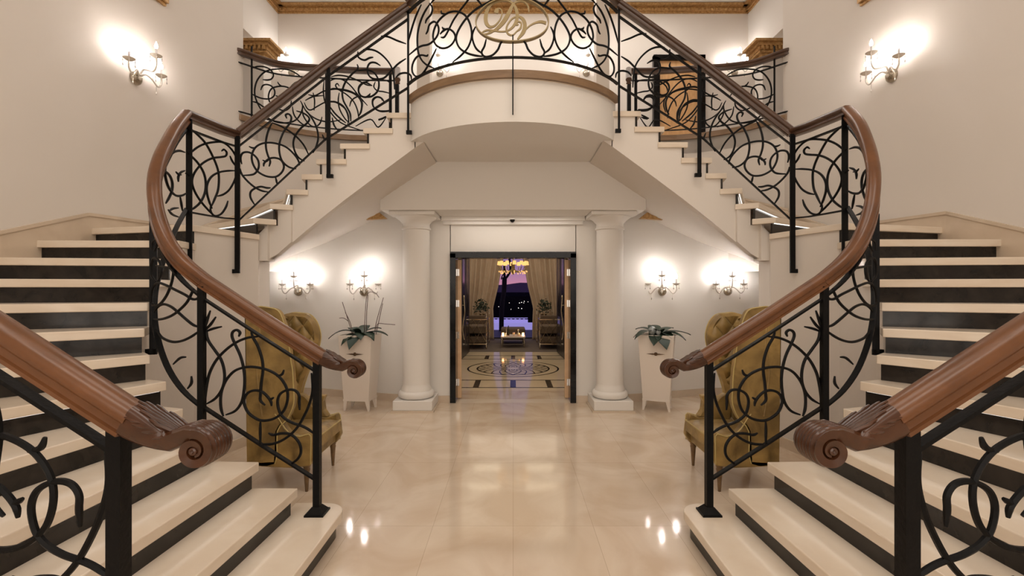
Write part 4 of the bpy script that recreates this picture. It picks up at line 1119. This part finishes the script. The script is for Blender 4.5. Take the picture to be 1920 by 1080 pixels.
# gold corner tips in the alcove ceiling and gilded capitals on the gallery
for mir in (False, True):
    MIR[0] = mir; sd = 'right' if mir else 'left'
    o = MB().slab([(-2.14,2.62),(-1.80,2.64),(-1.92,2.735)], 6.72, 6.80).build('gold_moulding', 'gold', None)
    tag(o, 'small triangular tip of gold ceiling moulding beside the %s column capital' % sd, 'moulding')
    t = thing('gilded_capital', 'gilded pilaster capital with dentils on the upper %s gallery' % sd, 'capital', (-4.3, 7.9, 5.7))
    mb = MB()
    for x1, z0, z1 in ((-4.16,5.54,5.58),(-4.11,5.58,5.62),(-4.10,5.62,5.68),(-4.06,5.68,5.73),(-4.0,5.73,5.77)): mb.box(-4.9, x1, 7.95-(x1+4.2)*.8, 8.25, z0, z1)
    mb.build('cornice', 'gold', t)
    mb = MB()
    for k in range(9): mb.box(-4.72+.07*k, -4.68+.07*k, 7.84, 7.95, 5.62, 5.68)
    mb.build('dentils', 'gold', t)
    MB().box(-4.9, -4.22, 8.0, 8.25, G2-.01, 5.55).build('pilaster', 'plaster_white', t)
MIR[0] = False
# door on the right gallery
t = thing('gallery_door', 'birch door in a black frame on the upper right gallery', 'door', (3.2, 9.3, G2))
x0, x1 = (1224.5-CX)*9.25/F, (1321-CX)*9.25/F; zt = EYE+(CY-104.5)*9.25/F
MB().box(x0, x0+.12, 9.2, 9.3, G2, zt).box(x1-.13, x1, 9.2, 9.3, G2, zt).box(x0, x1, 9.2, 9.3, zt-.10, zt).build('frame', 'black_marble', t)
lf = MB().box(x0+.12, x1-.13, 9.25, 9.29, G2, zt-.10).build('leaf', 'birch', t)
MB().tube([(x1-.2,9.22,5.0),(x1-.3,9.22,5.0)], .012, 6).build('handle', 'chrome', lf)

# ---------------------------------------------------------------- vestibule, lounge and the night outside
struct(MB().box(-1.9, 1.9, 7.0, 12.2, -.1, -.001), 'floor_vestibule', 'cream_floor')
struct(MB().box(-1.1, 1.1, 6.8, 7.02, -.05, .001), 'trim_6', 'tread_marble')
struct(MB().box(-3.2, 3.2, 12.2, 15.6, -.1, -.002), 'floor_lounge', 'carpet')
for s2, nm in ((-1,'left'),(1,'right')):
    struct(MB().box(min(s2*1.55,s2*1.65), max(s2*1.55,s2*1.65), 6.98, 12.2, 0, 2.75), 'wall_vestibule_'+nm, 'plaster')
    struct(MB().box(min(s2*3.1,s2*3.2), max(s2*3.1,s2*3.2), 12.2, 15.6, 0, 3.2), 'wall_lounge_'+nm, 'plaster')
    struct(MB().box(min(s2*1.55,s2*3.2), max(s2*1.55,s2*3.2), 12.1, 12.2, 0, 3.2), 'wall_lounge_front_'+nm, 'plaster')
    struct(MB().box(min(s2*1.0,s2*3.2), max(s2*1.0,s2*3.2), 15.5, 15.6, 0, 3.2), 'wall_lounge_back_'+nm, 'plaster')
struct(MB().box(-1.6, 1.6, 6.98, 12.2, 2.70, 2.8), 'ceiling_vestibule', 'plaster_white')
struct(MB().box(-3.2, 3.2, 12.1, 15.6, 3.0, 3.1), 'ceiling_lounge', 'plaster')
struct(MB().box(-1.0, 1.0, 15.5, 15.6, 2.7, 3.2), 'wall_lounge_header', 'plaster')
t = thing('ceiling_cove', 'lit cove strips around the vestibule ceiling', 'cove light', (0, 10.2, 2.64))
for x0, x1, y0, y1 in ((-.95,-.30,11.25,11.30),(.30,.95,11.25,11.30),(-.95,-.28,10.16,10.2),(.28,.95,10.16,10.2)):
    MB().box(x0, x1, y0, y1, 2.60, 2.64).build('light_strip', 'led_cove', t)
MB().box(-1.2, 1.2, 10.1, 11.4, 2.64, 2.70).build('tray', 'plaster_white', t)
# inlays
mb = MB()
for y in (7.84, 8.47, 10.98, 11.55): mb.box(-1.5, 1.5, y-.018, y+.018, 0, .002)
for y0, y1 in ((7.84,8.47),(10.98,11.55)):
    for x in (-1.24, -.62, 0, .62, 1.24): mb.box(x-.048, x+.048, y0, y1, 0, .002)
struct(mb, 'trim_7', 'black_marble', 'black border lines inlaid in the vestibule floor')
t = thing('floor_medallion', 'round black and cream inlaid medallion in the vestibule floor', 'floor inlay', (0, 9.72, 0))
C = (0, 9.72)
def ringm(r0, r1, z=.002, n=72):
    m = MB()
    for i in range(n):
        a = 2*PI*i/n
        for r in (r0, r1): m.v.append((C[0]+r*math.cos(a), C[1]+r*math.sin(a), z))
    for i in range(n):
        j = (i+1) % n; m.f.append((2*i, 2*i+1, 2*j+1, 2*j))
    return m
ringm(.905, .94).build('outer_ring', 'black_marble', t); ringm(.715, .75).build('inner_ring', 'black_marble', t)
mb = MB()
for k in range(20):
    for sg in (-1, 1):
        a0 = 2*PI*k/20; pts = []
        for i in range(10):
            f = i/9; r = .12+.60*f; a = a0+sg*.9*(1-f)**1.3
            pts.append((r, a, .004+.012*f))
        L, Rr = [], []
        for r, a, w in pts:
            L.append((C[0]+r*math.cos(a)-w*math.sin(a), C[1]+r*math.sin(a)+w*math.cos(a), .0022)); Rr.append((C[0]+r*math.cos(a)+w*math.sin(a), C[1]+r*math.sin(a)-w*math.cos(a), .0022))
        k0 = len(mb.v); mb.v += L+Rr
        for i in range(9): mb.f.append((k0+i, k0+i+1, k0+10+i+1, k0+10+i))
mb.build('petal_inlay', 'black_marble', t)
# chandelier
t = thing('chandelier', 'gold chandelier with small lit shades hanging in the vestibule', 'chandelier', (-.0, 9.5, 2.1))
CZ, CYY = 2.10, 9.5
MB().tube([(0,CYY,2.70),(0,CYY,2.2)], .008, 6).build('chain', 'gold_flat', t)
MB().lathe([(.0001,-.17),(.02,-.14),(.035,-.10),(.015,-.06),(.03,0),(.045,.05),(.015,.09),(.012,.16),(.0001,.17)], (0,CYY,CZ-.02), 14).build('stem', 'gold_flat', t, smooth=True)
for k in range(12):
    a = 2*PI*k/12+.1; r = .28; x, y = r*math.cos(a), CYY+r*math.sin(a)
    ar = MB().tube(spl([(0,CYY,CZ-.05),(x*.4,CYY+(y-CYY)*.4,CZ-.13),(x*.85,CYY+(y-CYY)*.85,CZ-.10),(x,y,CZ-.02)],4), .008, 6).build('arm', 'gold_flat', t, smooth=True)
    MB().lathe([(.040,.01),(.030,.085)], (x,y,CZ), 12).build('lamp_shade', 'shade_glow', t, smooth=True)
    MB().ball((x,y,CZ+.03), .014, seg=6, rings=5).build('bulb', 'flame', ar)
    m = MB()
    for q in range(3): m.ball((x*(.75+.13*q),CYY+(y-CYY)*(.75+.13*q),CZ-.12-.035*(q%2)), .010, .010, .018, 6, 4)
    m.build('crystals', 'shade_glow', t)
# curtains
def curtain(mir):
    MIR[0] = mir; sd = 'right' if mir else 'left'
    Y = 15.0; mb = MB(); NX, NZ = 90, 30
    for j in range(NZ+1):
        z = .0+2.95*j/NZ
        tab = [(0,-.60),(.5,-.61),(1.0,-.63),(1.3,-.56),(1.65,-.47),(2.3,-.36),(2.95,-.24)]
        xi = interp(tab, z); tie = math.exp(-((z-1.0)/.35)**2)
        for i in range(NX+1):
            u = i/NX; x = -1.75+(xi+1.75)*u
            y = Y+.05*math.sin(u*PI*18)*(1-.4*tie)+.02*math.sin(u*41+z*.7)
            mb.v.append((x, y, z+.01))
    for j in range(NZ):
        for i in range(NX):
            a = j*(NX+1)+i; mb.f.append((a, a+1, a+NX+2, a+NX+1))
    o = mb.build('curtain', 'curtain', None, smooth=True)
    s = o.modifiers.new('solid', 'SOLIDIFY'); s.thickness = .006
    tag(o, 'floor-length beige curtain tied back on the %s of the lounge window' % sd, 'curtain', )
    MIR[0] = False
curtain(False); curtain(True)
# window
w = struct(MB().box(-1.0,-.95,15.5,15.56,0,2.7).box(.95,1.0,15.5,15.56,0,2.7).box(-1,1,15.5,15.56,2.62,2.7).box(-1,1,15.5,15.56,.0,.03), 'window_1', 'door_dark', 'tall lounge window open to the dusk')
MB().box(-.95,.95,15.525,15.53,.03,2.62).build('pane', 'glass', w)
# coffee table
t = thing('coffee_table', 'low silver-legged white table in front of the lounge window', 'table', (0, 13.4, 0))
MB().box(-.34, .34, 13.05, 13.75, .27, .31).build('tabletop', 'planter_white', t, bevel=.006)
for x in (-.31, .31):
    for y in (13.09, 13.71):
        MB().lathe([(.010,0),(.018,.03),(.01,.06),(.022,.10),(.012,.14),(.022,.19),(.012,.23),(.018,.27)], (x,y,0), 10).build('leg', 'silver', t, smooth=True)
t = thing('ottoman', 'dark buttoned ottoman behind the candle table', 'ottoman', (0, 14.3, 0))
MB().box(-.36, .36, 13.95, 14.6, .12, .46).build('cushion', 'bench_fabric', t, bevel=.04)
for x in (-.3, .3):
    for y in (14.0, 14.55): MB().box(x-.02, x+.02, y-.02, y+.02, 0, .13).build('leg', 'silver', t)
def small(name, prof, x, y, mat, label, cat):
    o = MB().lathe(prof, (x, y, .31), 12).build(name, mat, None, smooth=True); tag(o, label, cat); return o
small('candle', [(.03,0),(.03,.09),(.0001,.09)], -.28, 13.2, 'flame', 'glowing tealight at the left end of the coffee table', 'candle')
small('candle', [(.03,0),(.03,.09),(.0001,.09)], .28, 13.2, 'flame', 'glowing tealight at the right end of the coffee table', 'candle')
small('bottle', [(.03,0),(.03,.16),(.012,.20),(.012,.28),(.0001,.28)], -.13, 13.35, 'bottle_glass', 'slim tall bottle left on the coffee table', 'bottle')
small('bottle', [(.035,0),(.035,.14),(.014,.18),(.014,.25),(.0001,.25)], -.19, 13.3, 'silver', 'shiny silver bottle next to the slim tall bottle', 'bottle')
small('teapot', [(.02,0),(.05,.02),(.06,.07),(.03,.13),(.035,.16),(.0001,.19)], .15, 13.3, 'silver', 'polished metal pot on the right of the coffee table', 'pot')
small('glass_cup', [(.02,0),(.03,.05),(.032,.10),(.0001,.10)], .02, 13.25, 'silver', 'small metal cup in the middle of the coffee table', 'cup')
# side consoles with plants
for mir in (False, True):
    MIR[0] = mir; sd = 'right' if mir else 'left'
    t = thing('console_bench', 'silver framed sofa with lattice side at the %s of the lounge' % sd, 'sofa', (-1.0, 13.2, 0))
    for y in (12.75, 14.3):
        for x in (-.72,): MB().lathe([(.015,0),(.025,.05),(.014,.10),(.014,.82),(.028,.86),(.010,.90),(.020,.93),(.0001,.97)], (x,y,0), 10).build('leg', 'silver', t, smooth=True)
    MB().box(-1.5, -.74, 12.75, 14.3, .42, .62).build('cushion', 'bench_fabric', t, bevel=.03)
    MB().box(-1.5, -.74, 12.75, 14.3, .16, .34).build('lower_cushion', 'bench_fabric', t, bevel=.03)
    fr = MB()
    for z in (.14, .80): fr.box(-1.5, -.72, 12.73, 12.76, z-.012, z+.012).box(-.735, -.71, 12.74, 14.3, z-.012, z+.012)
    fr.build('frame', 'silver', t)
    mb = MB()
    for k in range(4):
        x = -1.42+.18*k
        mb.tube([(x,12.735,.15),(x+.18,12.735,.47),(x,12.735,.79)], .007, 5).tube([(x+.18,12.735,.15),(x,12.735,.47),(x+.18,12.735,.79)], .007, 5)
    mb.build('lattice', 'silver', t)
    MB().box(-1.5, -.80, 13.6, 13.75, .62, .86).build('backrest', 'bench_fabric', t, bevel=.02)
    t = thing('potted_shrub', 'dark round bushy plant behind the %s sofa in front of the curtain' % sd, 'plant', (-.98, 14.55, 0))
    MB().lathe([(.10,0),(.14,.5),(.16,.86),(.0001,.86)], (-.98,14.55,0), 14).build('pot', 'silver', t, smooth=True)
    mb = MB()
    for k in range(170):
        a, b_, r = random.uniform(0,2*PI), random.uniform(-.5,1.4), random.uniform(.08,.27)
        p = Vector((-.98+r*math.cos(a)*math.cos(b_), 14.55+r*math.sin(a)*math.cos(b_), 1.02+r*math.sin(b_)*1.1))
        d = Vector((random.uniform(-1,1),random.uniform(-1,1),random.uniform(-.3,1))).normalized()*.05; s3 = d.orthogonal().normalized()*.022
        k0 = len(mb.v); mb.v += [tuple(p-d), tuple(p+s3), tuple(p+d), tuple(p-s3)]; mb.f.append((k0,k0+1,k0+2,k0+3))
    mb.build('foliage', 'leaf', t)
MIR[0] = False
# outside
struct(MB().box(-8, 8, 15.6, 19, -.2, -.03), 'floor_terrace', 'terrace')
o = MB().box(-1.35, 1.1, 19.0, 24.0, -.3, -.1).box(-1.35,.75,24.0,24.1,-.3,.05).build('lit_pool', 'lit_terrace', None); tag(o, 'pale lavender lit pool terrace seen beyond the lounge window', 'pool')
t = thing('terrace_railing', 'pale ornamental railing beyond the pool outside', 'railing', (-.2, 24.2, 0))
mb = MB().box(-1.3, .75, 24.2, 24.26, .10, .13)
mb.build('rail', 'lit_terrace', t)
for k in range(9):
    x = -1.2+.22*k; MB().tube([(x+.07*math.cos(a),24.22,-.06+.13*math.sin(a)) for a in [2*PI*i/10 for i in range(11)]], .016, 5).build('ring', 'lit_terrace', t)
o = MB().box(-60, 60, 24.5, 400, -3, -2).build('night_ground', 'night_ground', None); tag(o, kind='structure')
mb = MB().box(-14, 14, 40, 41, -2, .95); o = mb.build('dark_hedge', 'night_ground', None); tag(o, 'black hedge line below the city lights', 'hedge')
ridge = [(-260,-20)]
for i in range(61):
    x = -250+500*i/60; ridge.append((x, 1.65+3.0+2.5*sm((x+30)/60)+1.2*math.sin(x*.05+1)+.4*math.sin(x*.21)))
ridge.append((260,-20))
o = MB().slab(ridge, 560, 600).build('mountain', 'hill', None); tag(o, 'blue-violet mountain ridge under the pink dusk sky', 'mountain')
mb = MB().slab([(-200,-20),(-200,-6.5),(0,-4.5),(200,-6),(200,-20)], 420, 430)
o = mb.build('dark_valley', 'night_ground', None); tag(o, 'black valley floor beneath the mountain', 'valley')
mb = MB()
for px, py, s4 in ((968,557,1.1),(973,556,.9),(984,556,1.8),(987,555,1.2),(955,568,.6),(974,568,.9),(978,567,.8),(983,565,.7),(940,577,1.1),(940,585.5,.8),(958,580,.6),(972,577.5,.8),(978,578.5,.9),(982,568,.5),(948,556.5,.6),(962,556.5,.6),(935,575,.6),(990,566,.5)):
    p = U(px, py, 300 if py < 560 else 39.5); k = (300 if py < 560 else 39.5)/F*.55*s4
    mb.ball(tuple(p), k, k, k, 6, 4)
o = mb.build('city_lights', 'city', None); tag(o, 'scattered white town lights in the dark valley', 'lights', kind='stuff')
t = thing('bare_tree', 'dark forked tree trunk outside the lounge window', 'tree', (-.37, 20, 0))
MB().tube(spl([U(940,622,18.5),U(941,575,18.5),U(945,545,18.5),U(946,520,18.5)],4), .10, 8, None).build('trunk', 'bark_dark', t, smooth=True)
MB().tube(spl([U(946,522,18.5),U(946,508,18.5),U(945,490,18.5)],4), .05, 8).build('branch', 'bark_dark', t, smooth=True)
MB().tube(spl([U(946,524,18.5),U(952,517,18.5),U(957,505,18.5),U(955,485,18.5)],4), .05, 8).build('branch', 'bark_dark', t, smooth=True)
MB().tube(spl([U(945,512,18.5),U(941,519,18.5),U(940,524,18.5)],4), .025, 6).build('branch', 'bark_dark', t, smooth=True)
